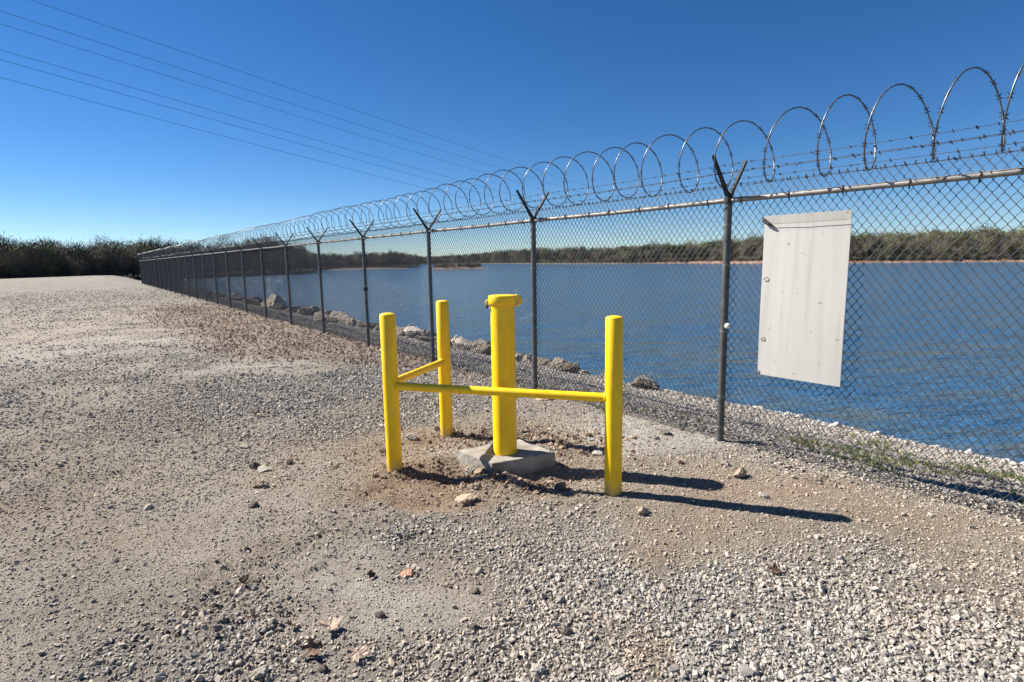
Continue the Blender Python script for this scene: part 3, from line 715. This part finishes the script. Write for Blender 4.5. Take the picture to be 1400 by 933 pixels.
# ------------------------------------------------------------------ yellow pipe guard
Lb, Bb, Rb = (-.928, 4.194), (-.624, 5.088), (.678, 3.694)
guard = empty('pipe_guard', (Lb[0], Lb[1], 0))
tag(guard, 'bright yellow pipe guard of three posts and two rails around the capped well', 'guard')
def rel(p, z): return (p[0] - Lb[0], p[1] - Lb[1], z)
def bollard(r_, H):
    m = MB(); m.lathe([(r_, -.35), (r_, .3), (r_, .7), (r_, H - .006), (r_ - .004, H), (r_ - .012, H + .003), (r_ * .5, H + .008), (.002, H + .010)], 36); return m
for (p, H, r_) in ((Lb, 1.213, .0585), (Bb, 1.238, .058), (Rb, 1.213, .059)):
    o = bollard(r_, H).obj('post', M_YEL, guard, auto=True); o.location = rel(p, 0)
    m = MB(); hgt = hz(p[0], p[1])
def rail(a_, b_, z, r_=.0305):
    v_ = Vector(rel(b_, z)) - Vector(rel(a_, z)); u_ = v_.normalized(); s_ = Vector(rel(a_, z)) + u_ * .05; e = Vector(rel(b_, z)) - u_ * .05
    m = MB(); m.tube([s_, s_ + (e - s_) * .5, e], r_, 20, False); o = m.obj('rail', M_YEL, guard, auto=True)
    for q_, sg_ in ((s_, 1), (e, -1)):
        m = MB(); c = q_ + u_ * sg_ * .008
        m.tube([c - u_ * .006, c, c + u_ * .006], [r_ + .002, r_ + .006, r_ + .001], 18, False); m.obj('weld_bead', M_YEL, o, auto=True)
rail(Lb, Rb, .665); rail(Lb, Bb, .685)

# capped well pipe
Cc = (-.068, 4.290)
well = empty('well_casing', (Cc[0], Cc[1], 0)); tag(well, 'thick yellow capped well pipe standing on the concrete slab', 'well pipe')
m = MB(); m.lathe([(.093, -.1), (.093, .09), (.093, .7), (.093, 1.28)], 40); m.obj('pipe', M_YEL, well, auto=True)
m = MB(); m.lathe([(.1055, 1.268), (.108, 1.272), (.108, 1.325), (.105, 1.331), (.098, 1.333), (.05, 1.336), (.002, 1.337)], 40); m.obj('cap', M_YEL, well, auto=True)
m = MB()
pts = [(.098 + .042 * math.sin(a_) , 0, 1.29 + .037 * math.cos(a_)) for a_ in np.linspace(0, math.pi, 12)]
m.tube(pts, .011, 8); m.add([(.095, -.004, 1.325), (.095, .004, 1.325), (.095, .004, 1.255), (.095, -.004, 1.255), (.128, -.004, 1.29), (.128, .004, 1.29)], [(0, 1, 5, 4), (1, 2, 5), (2, 3, 4, 5), (3, 0, 4)])
m.obj('hasp', M_YEL, well, smooth=True)
m = MB(); m.tube([(-.112, -.01, 1.30), (-.125, -.014, 1.285), (-.126, -.014, 1.262), (-.108, -.01, 1.252), (-.100, -.01, 1.262)], .006, 8); m.obj('lock_eye', M_YEL, well, smooth=True)
m = MB(); m.tube([(-.116, -.014, 1.262), (-.118, -.014, 1.235)], .012, 10); m.obj('padlock', M_DARKMETAL, well, auto=True)

# concrete slab (worn edges)
pc = [np.array([-.455, 4.345]), np.array([.045, 4.575]), np.array([.325, 4.245]), np.array([-.165, 4.040])]
cen = sum(pc) / 4
bm = bmesh.new(); bot = [bm.verts.new((*(p - cen) * 1.02, -.16)) for p in pc]; tp = [bm.verts.new((p[0] - cen[0], p[1] - cen[1], z)) for p, z in zip(pc, (.095, .10, .095, .09))]
bm.faces.new(bot[::-1] if False else bot); bm.faces.new(tp)
for i in range(4): bm.faces.new((bot[i], bot[(i + 1) % 4], tp[(i + 1) % 4], tp[i]))
bmesh.ops.recalc_face_normals(bm, faces=bm.faces)
bmesh.ops.bevel(bm, geom=[e for e in bm.edges], offset=.007, segments=2, affect='EDGES', profile=.6)
bmesh.ops.subdivide_edges(bm, edges=bm.edges, cuts=9, use_grid_fill=True)
for v_ in bm.verts: v_.co += v_.normal * .009 * mnoise.noise(v_.co * 14) + v_.normal * .005 * mnoise.noise(v_.co * 45)
me = bpy.data.meshes.new('concrete_slab'); bm.to_mesh(me); bm.free(); me.materials.append(M_CONC)
slab = bpy.data.objects.new('concrete_slab', me); COL.objects.link(slab); slab.location = (cen[0], cen[1], 0)
tag(slab, 'small square concrete slab under the yellow well pipe', 'slab')

# ------------------------------------------------------------------ gravel, grit, clods, litter, grass
PEB = [poly_rock(100 + i, None, flat=(1, random.uniform(.65, .95), random.uniform(.5, .8))) for i in range(14)]
def sample(n, r0, r1, az=52):
    a_ = np.radians(rng.uniform(-az, az, n)); r_ = np.sqrt(rng.uniform(r0 * r0, r1 * r1, n)); return r_ * np.sin(a_), r_ * np.cos(a_), r_
def wedge(r0, r1, az=52): return math.radians(2 * az) / 2 * (r1 * r1 - r0 * r0)
PX, PY, PS, PT = [], [], [], []
for r0, r1, dens, sz in ((1.2, 2.6, 7400, .0083), (2.6, 3.8, 6400, .0087), (3.8, 5.5, 4200, .0098), (5.5, 8, 2200, .0112), (8, 12, 1150, .014), (12, 18, 520, .018), (18, 28, 200, .024), (28, 50, 55, .036)):
    n = int(wedge(r0, r1) * dens); x, y, r_ = sample(n, r0, r1); g, t, p = ground_mix(x, y); s, o = so_of(x, y)
    g2 = np.clip(g, 0, 1) ** 2.0
    keep = (rng.random(n) < (g2 * .97 + .06) * np.clip((52 - r_) / 30, 0, 1)) & (o < 3.6)
    x, y, g, t = x[keep], y[keep], g[keep], t[keep]
    s_ = sz * np.exp(rng.normal(0, .36, len(x))) * (.62 + .5 * g); s_ = np.clip(s_, .004, .034)
    PX.append(x); PY.append(y); PS.append(s_); PT.append(t)
PX, PY, PS, PT = map(np.concatenate, (PX, PY, PS, PT))
def off_things(x, y):      # nothing under the slab or inside the posts
    ok = np.ones(len(x), bool)
    for c, r_ in ((Lb, .06), (Bb, .06), (Rb, .06)): ok &= np.hypot(x - c[0], y - c[1]) > r_ + .006
    ins = np.ones(len(x), bool)
    for i in range(4):
        a_, b_ = pc[i], pc[(i + 1) % 4]; e = b_ - a_; ins &= (e[0] * (y - a_[1]) - e[1] * (x - a_[0])) < .004
    return ok & ~ins
k = off_things(PX, PY); PX, PY, PS, PT = PX[k], PY[k], PS[k], PT[k]
n = len(PX)
def rots(n, tilt=.5): return np.stack([rng.normal(0, tilt, n), rng.normal(0, tilt, n), rng.uniform(0, 6.28, n)], 1)
def scl(s, v=.22): return np.stack([s * rng.uniform(1 - v, 1 + v, len(s)) for _ in range(3)], 1)
scatter('gravel', np.stack([PX, PY, height(PX, PY) + PS * .22], 1), rots(n), scl(PS), rng.integers(0, len(PEB), n), PT, PEB, M_GRAVEL, 'grey crushed gravel spread over the dirt', 'gravel')
print('gravel', n)
# grit
x, y, r_ = sample(int(wedge(1.2, 4.2) * 7500), 1.2, 4.2); x2, y2, _ = sample(int(wedge(4.2, 7) * 2200), 4.2, 7); x = np.append(x, x2); y = np.append(y, y2)
g, t, p = ground_mix(x, y); s_, o_ = so_of(x, y); keep = (rng.random(len(x)) < .85 - .5 * g) & off_things(x, y) & (o_ < 3.4); x, y, t = x[keep], y[keep], t[keep]
s_ = .0032 * np.exp(rng.normal(0, .4, len(x))) * np.where(np.hypot(x, y) > 4.2, 1.7, 1)
GRIT = [bpy.data.meshes[m_.name].copy() for m_ in PEB[:8]]
for m_ in GRIT: m_.materials.clear()
scatter('grit', np.stack([x, y, height(x, y) + s_ * .3], 1), rots(len(x)), scl(s_), rng.integers(0, 8, len(x)), t, GRIT, M_GRIT, 'fine tan grit scattered over the bare soil', 'grit')
print('grit', len(x))
# soil clods round the guard
n = 2600; a_ = rng.uniform(0, 6.28, n); r_ = 1.25 * rng.random(n) ** .6; x = -.1 + r_ * np.cos(a_) * 1.15; y = 4.4 + r_ * np.sin(a_) * .75
cl = []
for (cx_, cy_, sr, k_) in ((-.55, 4.05, .16, 240), (-.1, 3.86, .14, 300), (.25, 3.92, .14, 220), (-.35, 5.02, .2, 260), (.05, 4.85, .2, 240), (.5, 4.7, .22, 260), (-.85, 4.15, .12, 140), (.35, 4.95, .25, 200), (-.62, 5.1, .08, 80)):
    cl.append((rng.normal(cx_, sr, k_ * 2), rng.normal(cy_, sr * .6, k_ * 2)))
x = np.concatenate([x] + [c[0] for c in cl]); y = np.concatenate([y] + [c[1] for c in cl])
keep = off_things(x, y) & (rng.random(len(x)) < .8); x, y = x[keep], y[keep]; s_ = np.clip(.006 * np.exp(rng.normal(0, .6, len(x))), .003, .034)
CLOD = [poly_rock(300 + i, 3, 7, (1, .8, .6), .30) for i in range(8)]
scatter('soil_clods', np.stack([x, y, height(x, y) + s_ * .25], 1), rots(len(x), .8), scl(s_), rng.integers(0, 8, len(x)), x * 0, CLOD, M_CLOD, 'crumbled brown soil clods around the yellow posts', 'soil')

# leaves
def leaf_mesh(seed, lobes=True, curl=.35):
    r_ = random.Random(seed); out = []
    for k in range(18):
        a_ = 2 * math.pi * k / 18; rad = (.55 + .45 * abs(math.cos(2.5 * a_))) if lobes else .8
        rad *= r_.uniform(.55, 1.15) if k % 3 else r_.uniform(.35, .9); out.append((math.cos(a_) * rad, math.sin(a_) * rad * .72))
    cx_, cy_ = r_.uniform(-1, 1), r_.uniform(-1, 1)
    z = lambda x_, y_: curl * ((x_ * cx_ + y_ * cy_) ** 2) * 1.3 + curl * .7 * y_ * y_ + r_.uniform(-.06, .06)
    V = [(0, 0, 0)] + [(a * .5, b_ * .5, z(a * .5, b_ * .5)) for a, b_ in out] + [(a, b_, z(a, b_)) for a, b_ in out]
    F = [(0, 1 + k, 1 + (k + 1) % 18) for k in range(18)] + [(1 + k, 19 + k, 19 + (k + 1) % 18, 1 + (k + 1) % 18) for k in range(18)]
    st = len(V); V += [(-.7, .02, .02), (-.7, -.02, .02), (-1.5, 0, .1)]; F.append((st, st + 1, st + 2))
    me_ = bpy.data.meshes.new('leaf'); me_.from_pydata(V, [], F); me_.update(); return me_
LV = [leaf_mesh(400 + i, i % 2 == 0, .3 + .1 * (i % 4)) for i in range(8)]
x, y, r_ = sample(190000, 3.5, 26, 50); d = leaf_density(x, y); keep = rng.random(len(x)) < d * (.9 - .45 * sstep(6, 22, r_)); x, y = x[keep], y[keep]
x2, y2, _ = sample(1100, 1.4, 11); x = np.append(x, x2); y = np.append(y, y2); kk = off_things(x, y); x, y = x[kk], y[kk]
s_ = rng.uniform(.012, .032, len(x)) * np.where(np.hypot(x, y) > 9, 1.15, 1); s_[-min(len(x2), len(s_)):] *= rng.uniform(.2, .6, min(len(x2), len(s_)))
scatter('leaf_litter', np.stack([x, y, height(x, y) + .008 + rng.random(len(x)) * .03], 1), rots(len(x), .7), scl(s_, .15), rng.integers(0, 8, len(x)), x * 0, LV, M_LEAF, 'drift of dry brown leaves against the fence foot', 'leaf litter')
print('leaves', len(x))
# grass
def tuft(seed):
    r_ = random.Random(seed); m = MB()
    for k in range(9):
        a_ = r_.uniform(0, 6.28); l_ = r_.uniform(.5, 1); ln = r_.uniform(.15, .6); dx, dy = math.cos(a_), math.sin(a_); w_ = .035
        b0 = (r_.uniform(-.2, .2), r_.uniform(-.2, .2))
        m.add([(b0[0] - dy * w_, b0[1] + dx * w_, 0), (b0[0] + dy * w_, b0[1] - dx * w_, 0), (b0[0] + dx * ln * .4 + dy * w_ * .7, b0[1] + dy * ln * .4 - dx * w_ * .7, l_ * .6), (b0[0] + dx * ln * .4 - dy * w_ * .7, b0[1] + dy * ln * .4 + dx * w_ * .7, l_ * .6), (b0[0] + dx * ln, b0[1] + dy * ln, l_)], [(0, 1, 2, 3), (3, 2, 4)])
    me_ = bpy.data.meshes.new('tuft'); me_.from_pydata(m.v, [], m.f); me_.update(); return me_
TF = [tuft(500 + i) for i in range(5)]
gx, gy = [], []
for (s0, s1, o0, o1, n) in ((-1.6, .1, .3, 2.4, 1300), (-3.5, -1.2, .2, 2.8, 1300), (.1, 2.6, .0, .8, 360), (2.6, 6, -.1, .5, 200)):
    s = rng.uniform(s0, s1, n); o = rng.uniform(o0, o1, n); p = P0[None] + FD[None] * s[:, None] + FN[None] * o[:, None]; gx.append(p[:, 0]); gy.append(p[:, 1])
gx = np.concatenate(gx); gy = np.concatenate(gy); kk = fbm(gx, gy, .45, 4, 15) > rng.uniform(-.02, .16, len(gx)); gx, gy = gx[kk], gy[kk]
scatter('grass', np.stack([gx, gy, height(gx, gy)], 1), rots(len(gx), .15), scl(rng.uniform(.03, .08, len(gx))), rng.integers(0, 5, len(gx)), gx * 0, TF, M_GRASS, 'thin green grass in the gravel beyond the fence', 'grass')

# ------------------------------------------------------------------ boulders along the water's edge
BM = [poly_rock(600 + i, 5, 14, (1, random.uniform(.7, .95), random.uniform(.55, .8)), .09) for i in range(7)]
BM2 = [poly_rock(650 + i, 4, 11, (1, .85, .55), .02) for i in range(7)]
for m_ in BM: m_.materials.append(M_BOULDER); m_.polygons.foreach_set('use_smooth', [False] * len(m_.polygons))
for m_ in BM2: m_.materials.append(M_PALEROCK); m_.polygons.foreach_set('use_smooth', [True] * len(m_.polygons))
def boulder(px, py, wpx, label, i, pale=False, zs=1.0, group=None, asp=1.0):
    x, y = hit(px, py); D = math.hypot(x, y); r_ = wpx / 770 * D * .5 * (1.22 if 480 < px < 770 else 1.08)
    o = bpy.data.objects.new('boulder', (BM2 if pale else BM)[i % 7]); COL.objects.link(o)
    o.location = (x, y, hz(x, y) + r_ * .32 * zs); o.scale = (r_ * 1.45, r_ * 1.2, r_ * 1.35 * zs); o.rotation_euler = (random.uniform(-.2, .2), random.uniform(-.2, .2), random.uniform(0, 6.28))
    return tag(o, label, 'rock', group or 'boulders along the bank')
BL = [(322, 403, 20, 'grey boulder furthest left at the frame edge of the rock line'), (347, 409, 20, 'rounded grey boulder between the two farthest fence posts seen'), (374, 414, 32, 'broad rough rock mass seen past the third farthest post'),
 (392, 419, 18, 'boulder tucked against the third farthest post'), (405, 424, 24, 'low rock just right of the third farthest post'), (428, 421, 26, 'dark topped boulder rising above its neighbours in the rock line'),
 (427, 430, 28, 'bulky pale fronted boulder under the dark topped one'), (446, 434, 22, 'boulder right behind the fourth farthest post'), (461, 430, 26, 'pointed rock midway between two posts'),
 (466, 437, 40, 'long flat slab of rock lying midway between two posts'), (487, 436, 22, 'brown boulder at the right end of the flat slab'), (514, 445, 20, 'pale rock left of the front left yellow post'),
 (549, 446, 22, 'dark jagged rock just right of the front left yellow post'), (556, 454, 26, 'dark block below the jagged rock'), (570, 457, 32, 'pale slab of rock left of the back yellow post'),
 (598, 457, 24, 'boulder behind the back yellow post'), (629, 464, 30, 'tan rock beside the back yellow post, overhanging a dark gap'), (652, 468, 34, 'pale long rock left of the well pipe'), (640, 476, 40, 'low cream slab in front of the dark gap'),
 (671, 472, 24, 'rock half hidden by the well pipe'), (716, 483, 24, 'dark topped rock just right of the well pipe'), (724, 491, 30, 'brown rock behind the second nearest fence post'),
 (740, 489, 20, 'black and white rock right of the second nearest post'), (751, 492, 20, 'small upright rock at the end of the group by the post'), (792, 499, 34, 'wedge shaped grey rock alone on the gravel edge'), (776, 500, 14, 'small pale stone left of the wedge shaped rock')]
BL += [(582, 460, 26, 'dark low rock between the pale slab and the back yellow post'), (535, 449, 24, 'broken brown rock close behind the front left yellow post'), (662, 474, 26, 'brown rock touching the left edge of the well pipe'),
 (707, 486, 18, 'dark small rock touching the right edge of the well pipe'), (735, 483, 22, 'brown capped rock on top of the group behind the post'), (618, 458, 18, 'small upright rock above the tan one'), (502, 440, 22, 'dark rock beside the middle post left of the front yellow post')]
for i, (px, py, w_, lb) in enumerate(BL): boulder(px, py, w_, lb, i, pale=(i in (14, 18)), zs=1.0 if i % 3 else .8)
for i, (px, py, w_) in enumerate([(336, 411, 10), (361, 418, 11), (383, 424, 12), (414, 430, 11), (437, 440, 12), (480, 444, 14), (497, 443, 12), (529, 450, 12), (584, 461, 14), (612, 466, 13), (660, 478, 12), (688, 480, 12), (762, 496, 10), (813, 506, 9), (453, 441, 10), (399, 417, 9)]):
    lbf = ['between the leftmost boulder and the rounded one', 'below the rounded boulder by the far posts', 'at the foot of the broad rough rock mass', 'between the third farthest post and the dark topped boulder', 'below the bulky boulder, left of the fourth farthest post', 'under the long flat slab', 'at the right of the brown boulder by the slab', 'hard left of the front left yellow post', 'just left of the post behind the back yellow post', 'right beside the back yellow post top', 'below the cream slab at the dark gap', 'hidden against the left side of the well pipe', 'right of the second nearest fence post group', 'right of the wedge shaped rock', 'just left of the pointed rock', 'against the foot of the small boulder at the third farthest post'][i]
    boulder(px, py, w_ * 1.2, 'small grey rock ' + lbf, i + 3, group='small rocks between the boulders')
for i in range(26):
    s = 19 + i * 1.6 + random.uniform(-.5, .5); c = from_so(s, 2.9 + random.uniform(-.5, .4)); r_ = random.uniform(.18, .5)
    o = bpy.data.objects.new('boulder', BM[i % 7]); COL.objects.link(o); o.location = (c[0], c[1], hz(c[0], c[1]) + r_ * .2); o.scale = (r_,) * 3; o.rotation_euler = (0, 0, random.uniform(0, 6))
    tag(o, 'distant grey boulder far along the bank', 'rock', 'boulders far along the bank')
for i, (px, py, w_, lb) in enumerate([(879, 512, 11, 'white stone on the gravel edge right of the front right yellow post'), (895, 514, 9, 'dark stone next to the white one on the gravel edge'), (922, 523, 20, 'flat white stone at the waterline left of the nearest post'), (966, 531, 16, 'pale flat stone just left of the nearest post at the waterline'),
        (1001, 543, 15, 'bright stone just right of the nearest post at the waterline'), (1020, 546, 13, 'white stone between post and board at the waterline'), (1036, 549, 17, 'largest pale stone under the left edge of the white board'), (1052, 552, 12, 'small round stone under the white board'), (1066, 553, 11, 'small grey stone under the white board'), (1077, 556, 18, 'round grey stone farthest right at the waterline')]):
    boulder(px, py + 2, w_, lb, i, pale=(i != 1), group='pale stones at the waterline')
for i in range(38):
    s = 3.0 + i * .44 + random.uniform(-.15, .15); c = from_so(s, 2.95 + random.uniform(-.35, .25)); r_ = random.uniform(.12, .30)
    o = bpy.data.objects.new('boulder', BM[(i * 3) % 7]); COL.objects.link(o); o.location = (c[0], c[1], hz(c[0], c[1]) + r_ * .25); o.scale = (r_ * 1.2, r_, r_ * .9); o.rotation_euler = (random.uniform(-.3, .3), random.uniform(-.3, .3), random.uniform(0, 6))
    tag(o, 'low grey rock filling gaps in the line of bank boulders', 'rock', 'low rocks filling the bank line')
# pale cobbles along the wet edge
n = 170; s = rng.uniform(-6, 1.2, n); o = rng.normal(3.0, .18, n); p = P0[None] + FD[None] * s[:, None] + FN[None] * o[:, None]; sc_ = np.clip(.03 * np.exp(rng.normal(0, .4, n)), .012, .07)
COB = [poly_rock(700 + i, 2, 9, (1, .85, .7), .05) for i in range(6)]
M_COB = stone_mat('pale_cobble', [(0, (.40, .39, .37)), (1, (.62, .61, .58))], bump=0)
scatter('cobbles', np.stack([p[:, 0], p[:, 1], height(p[:, 0], p[:, 1]) + sc_ * .3], 1), rots(n), scl(sc_), rng.integers(0, 6, n), s * 0, COB, M_COB, 'pale cobbles along the edge of the bank', 'cobbles')

# ------------------------------------------------------------------ loose stones lying on the dirt
def stone(px, py, wpx, hpx, mat, label, seed, name='stone', rz=None):
    p = G(px, py); D = math.hypot(p[0], p[1]); r_ = wpx / 770 * math.hypot(D, CAM_H) * .5
    me_ = poly_rock(seed, 4, 8, (1, .75, 1), .085); me_.materials.append(mat); me_.name = name
    o = bpy.data.objects.new(name, me_); COL.objects.link(o); k = hpx / wpx
    o.scale = (r_ * 1.12, r_ * 1.12, r_ * k * 1.2); o.rotation_euler = (random.uniform(-.15, .15), random.uniform(-.15, .15), rz if rz is not None else random.uniform(-.5, .5))
    o.location = (p[0], p[1], hz(p[0], p[1]) + r_ * k * .55); return tag(o, label, 'stone')
ST = [(348, 637, 15, 10, M_DARKROCK, 'dark brown stone on the dirt at the left with a pale one beside it'), (362, 640, 18, 6, M_PALEROCK, 'pale flat stone right beside the dark brown one'), (353, 664, 18, 10, M_TANROCK, 'cream and tan stone below the dark brown one at the left'),
 (397, 632, 9, 8, M_DARKROCK, 'small dark stone alone on dirt left of the yellow guard'), (562, 600, 17, 9, M_PALEROCK, 'pale broken stone between the two left yellow posts'), (637, 686, 26, 8, M_TANROCK, 'flat tan stone in front of the concrete slab'),
 (657, 648, 16, 9, M_TANROCK, 'light tan clump leaning at the slab left of its front corner'), (644, 645, 14, 10, M_PALEROCK, 'pale clump at the left end of the tan clump beside the slab'), (766, 665, 18, 13, M_DARKROCK, 'rounded brown stone right of the slab in the rail shadow'),
 (879, 703, 15, 12, M_TANROCK, 'tan stone in front of the front right yellow post'), (1012, 653, 19, 13, M_TANROCK, 'large notched tan stone on the dirt below the nearest fence post'), (991, 638, 14, 9, M_PALEROCK, 'pale stone up and left of the notched tan stone'),
 (1044, 681, 13, 7, M_PALEROCK, 'small cream stone right below the notched tan stone'), (744, 545, 22, 6, M_TANROCK, 'flat brown slab of stone beyond the rail, left of the fence post foot'), (908, 594, 17, 7, M_DARKROCK, 'dark green stone lying on the pale sand patch'),
 (899, 600, 9, 4, M_DARKROCK, 'small dark chip below the dark green stone'), (818, 617, 15, 7, M_PALEROCK, 'white stone just left of the front right yellow post'), (598, 588, 9, 8, M_DARKROCK, 'dark clod at the foot of the back yellow post'),
 (335, 597, 10, 6, M_PALEROCK, 'white pebble near the left, above its neighbour'), (335, 612, 12, 5, M_PALEROCK, 'white flat pebble near the left, below its neighbour'), (346, 692, 14, 9, M_DARKROCK, 'black stone at lower left beside the cracked dirt'),
 (558, 782, 18, 7, M_REDROCK, 'reddish flat stone on the light bare dirt'), (358, 924, 20, 12, M_PALEROCK, 'pale grey stone in the gravel at the bottom left'), (443, 915, 13, 9, M_DARKROCK, 'grey stone below the curled brown leaf'),
 (765, 825, 14, 9, M_PALEROCK, 'pale stone standing out of gravel at the lower centre'), (775, 867, 13, 10, M_DARKROCK, 'dark stone in the gravel below the lower centre'), (650, 862, 14, 8, M_DARKROCK, 'grey stone at the border of bare dirt and gravel'),
 (650, 811, 12, 7, M_DARKROCK, 'small dark stone higher up on the bare dirt border'), (612, 801, 12, 6, M_TANROCK, 'small tan stone on bare dirt near the border'), (865, 598, 10, 5, M_TANROCK, 'tan pebble at the left of the pale sand patch'),
 (845, 925, 20, 10, M_PALEROCK, 'pale grey flat stone at the bottom edge of the photo'), (733, 918, 18, 9, M_PALEROCK, 'white angular stone at the bottom edge, left of the flat one'), (520, 843, 12, 8, M_DARKROCK, 'small dark stone on light dirt right of the dry leaves'), (350, 793, 10, 8, M_DARKROCK, 'dark stone at the left edge of the light dirt')]
for i, a_ in enumerate(ST): stone(*a_, seed=900 + i)

# single leaves and twigs in the foreground
def leaf(px, py, wpx, mat, label, seed, tilt=(0, 0), curl=.5, rz=0, lobes=True):
    p = G(px, py); D = math.hypot(p[0], p[1], ) ; r_ = wpx / 770 * math.hypot(D, CAM_H) * .5
    me_ = leaf_mesh(seed, lobes, curl); me_.materials.append(mat); me_.name = 'dry_leaf'; o = bpy.data.objects.new('dry_leaf', me_); COL.objects.link(o)
    o.scale = (r_,) * 3; o.rotation_euler = (tilt[0], tilt[1], rz); o.location = (p[0], p[1], hz(p[0], p[1]) + r_ * .45)
    so_ = o.modifiers.new('thickness', 'SOLIDIFY'); so_.thickness = .03; return tag(o, label, 'leaf')
leaf(507, 788, 20, M_LEAFDK, 'dark curled leaf alone on the light dirt', 1001, (.9, .2), .9, 1.2)
leaf(428, 893, 34, M_LEAF, 'folded brown leaf in the gravel near the bottom left', 1002, (.7, -.3), .8, .3)
leaf(489, 900, 38, M_LEAFTAN, 'large pinkish tan leaf lying open near the bottom', 1003, (.35, .1), .3, .1)
leaf(452, 863, 34, M_LEAFTAN, 'pale ragged leaf above the large tan one', 1004, (.15, .1), .4, .2)
leaf(398, 858, 18, M_LEAF, 'small brown leaf at the left end of the pale ragged leaf', 1005, (.5, .3), .6, 2.0)
leaf(352, 570, 16, M_LEAF, 'reddish leaf on the gravel at the middle left', 1006, (.6, 0), .6, .5)
leaf(332, 800, 18, M_LEAFDK, 'dark crumpled leaf at the left edge of the light dirt', 1007, (.7, 0), .9, 2.5)
leaf(345, 850, 22, M_LEAF, 'crumpled reddish leaf over the gravel at lower left', 1008, (.4, .4), .7, .9)
leaf(1060, 783, 20, M_LEAFDK, 'dark leaf in the gravel near the right edge', 1009, (.5, 0), .6, 0)
def twig(pts, r_, label):
    c = [G(*p) for p in pts]; o0 = c[0]; m = MB()
    m.tube([(p[0] - o0[0], p[1] - o0[1], hz(p[0], p[1]) + .012 + .006 * (i % 2) - hz(o0[0], o0[1])) for i, p in enumerate(c)], [r_, r_ * .9, r_ * .5][:len(c)], 6)
    o = m.obj('twig', M_TWIG); o.location = (o0[0], o0[1], hz(o0[0], o0[1])); tag(o, label, 'twig')
twig([(870, 890), (890, 895), (905, 893)], .003, 'thin dark twig lying on tan soil patch in the gravel')
twig([(868, 866), (878, 872), (886, 878)], .003, 'short dark twig just above the longer thin one')
twig([(502, 781), (507, 786), (516, 789)], .0025, 'tiny twig crossing the dark curled leaf')
print('tris', sum(len(o.data.polygons) for o in bpy.data.objects if o.type == 'MESH'))
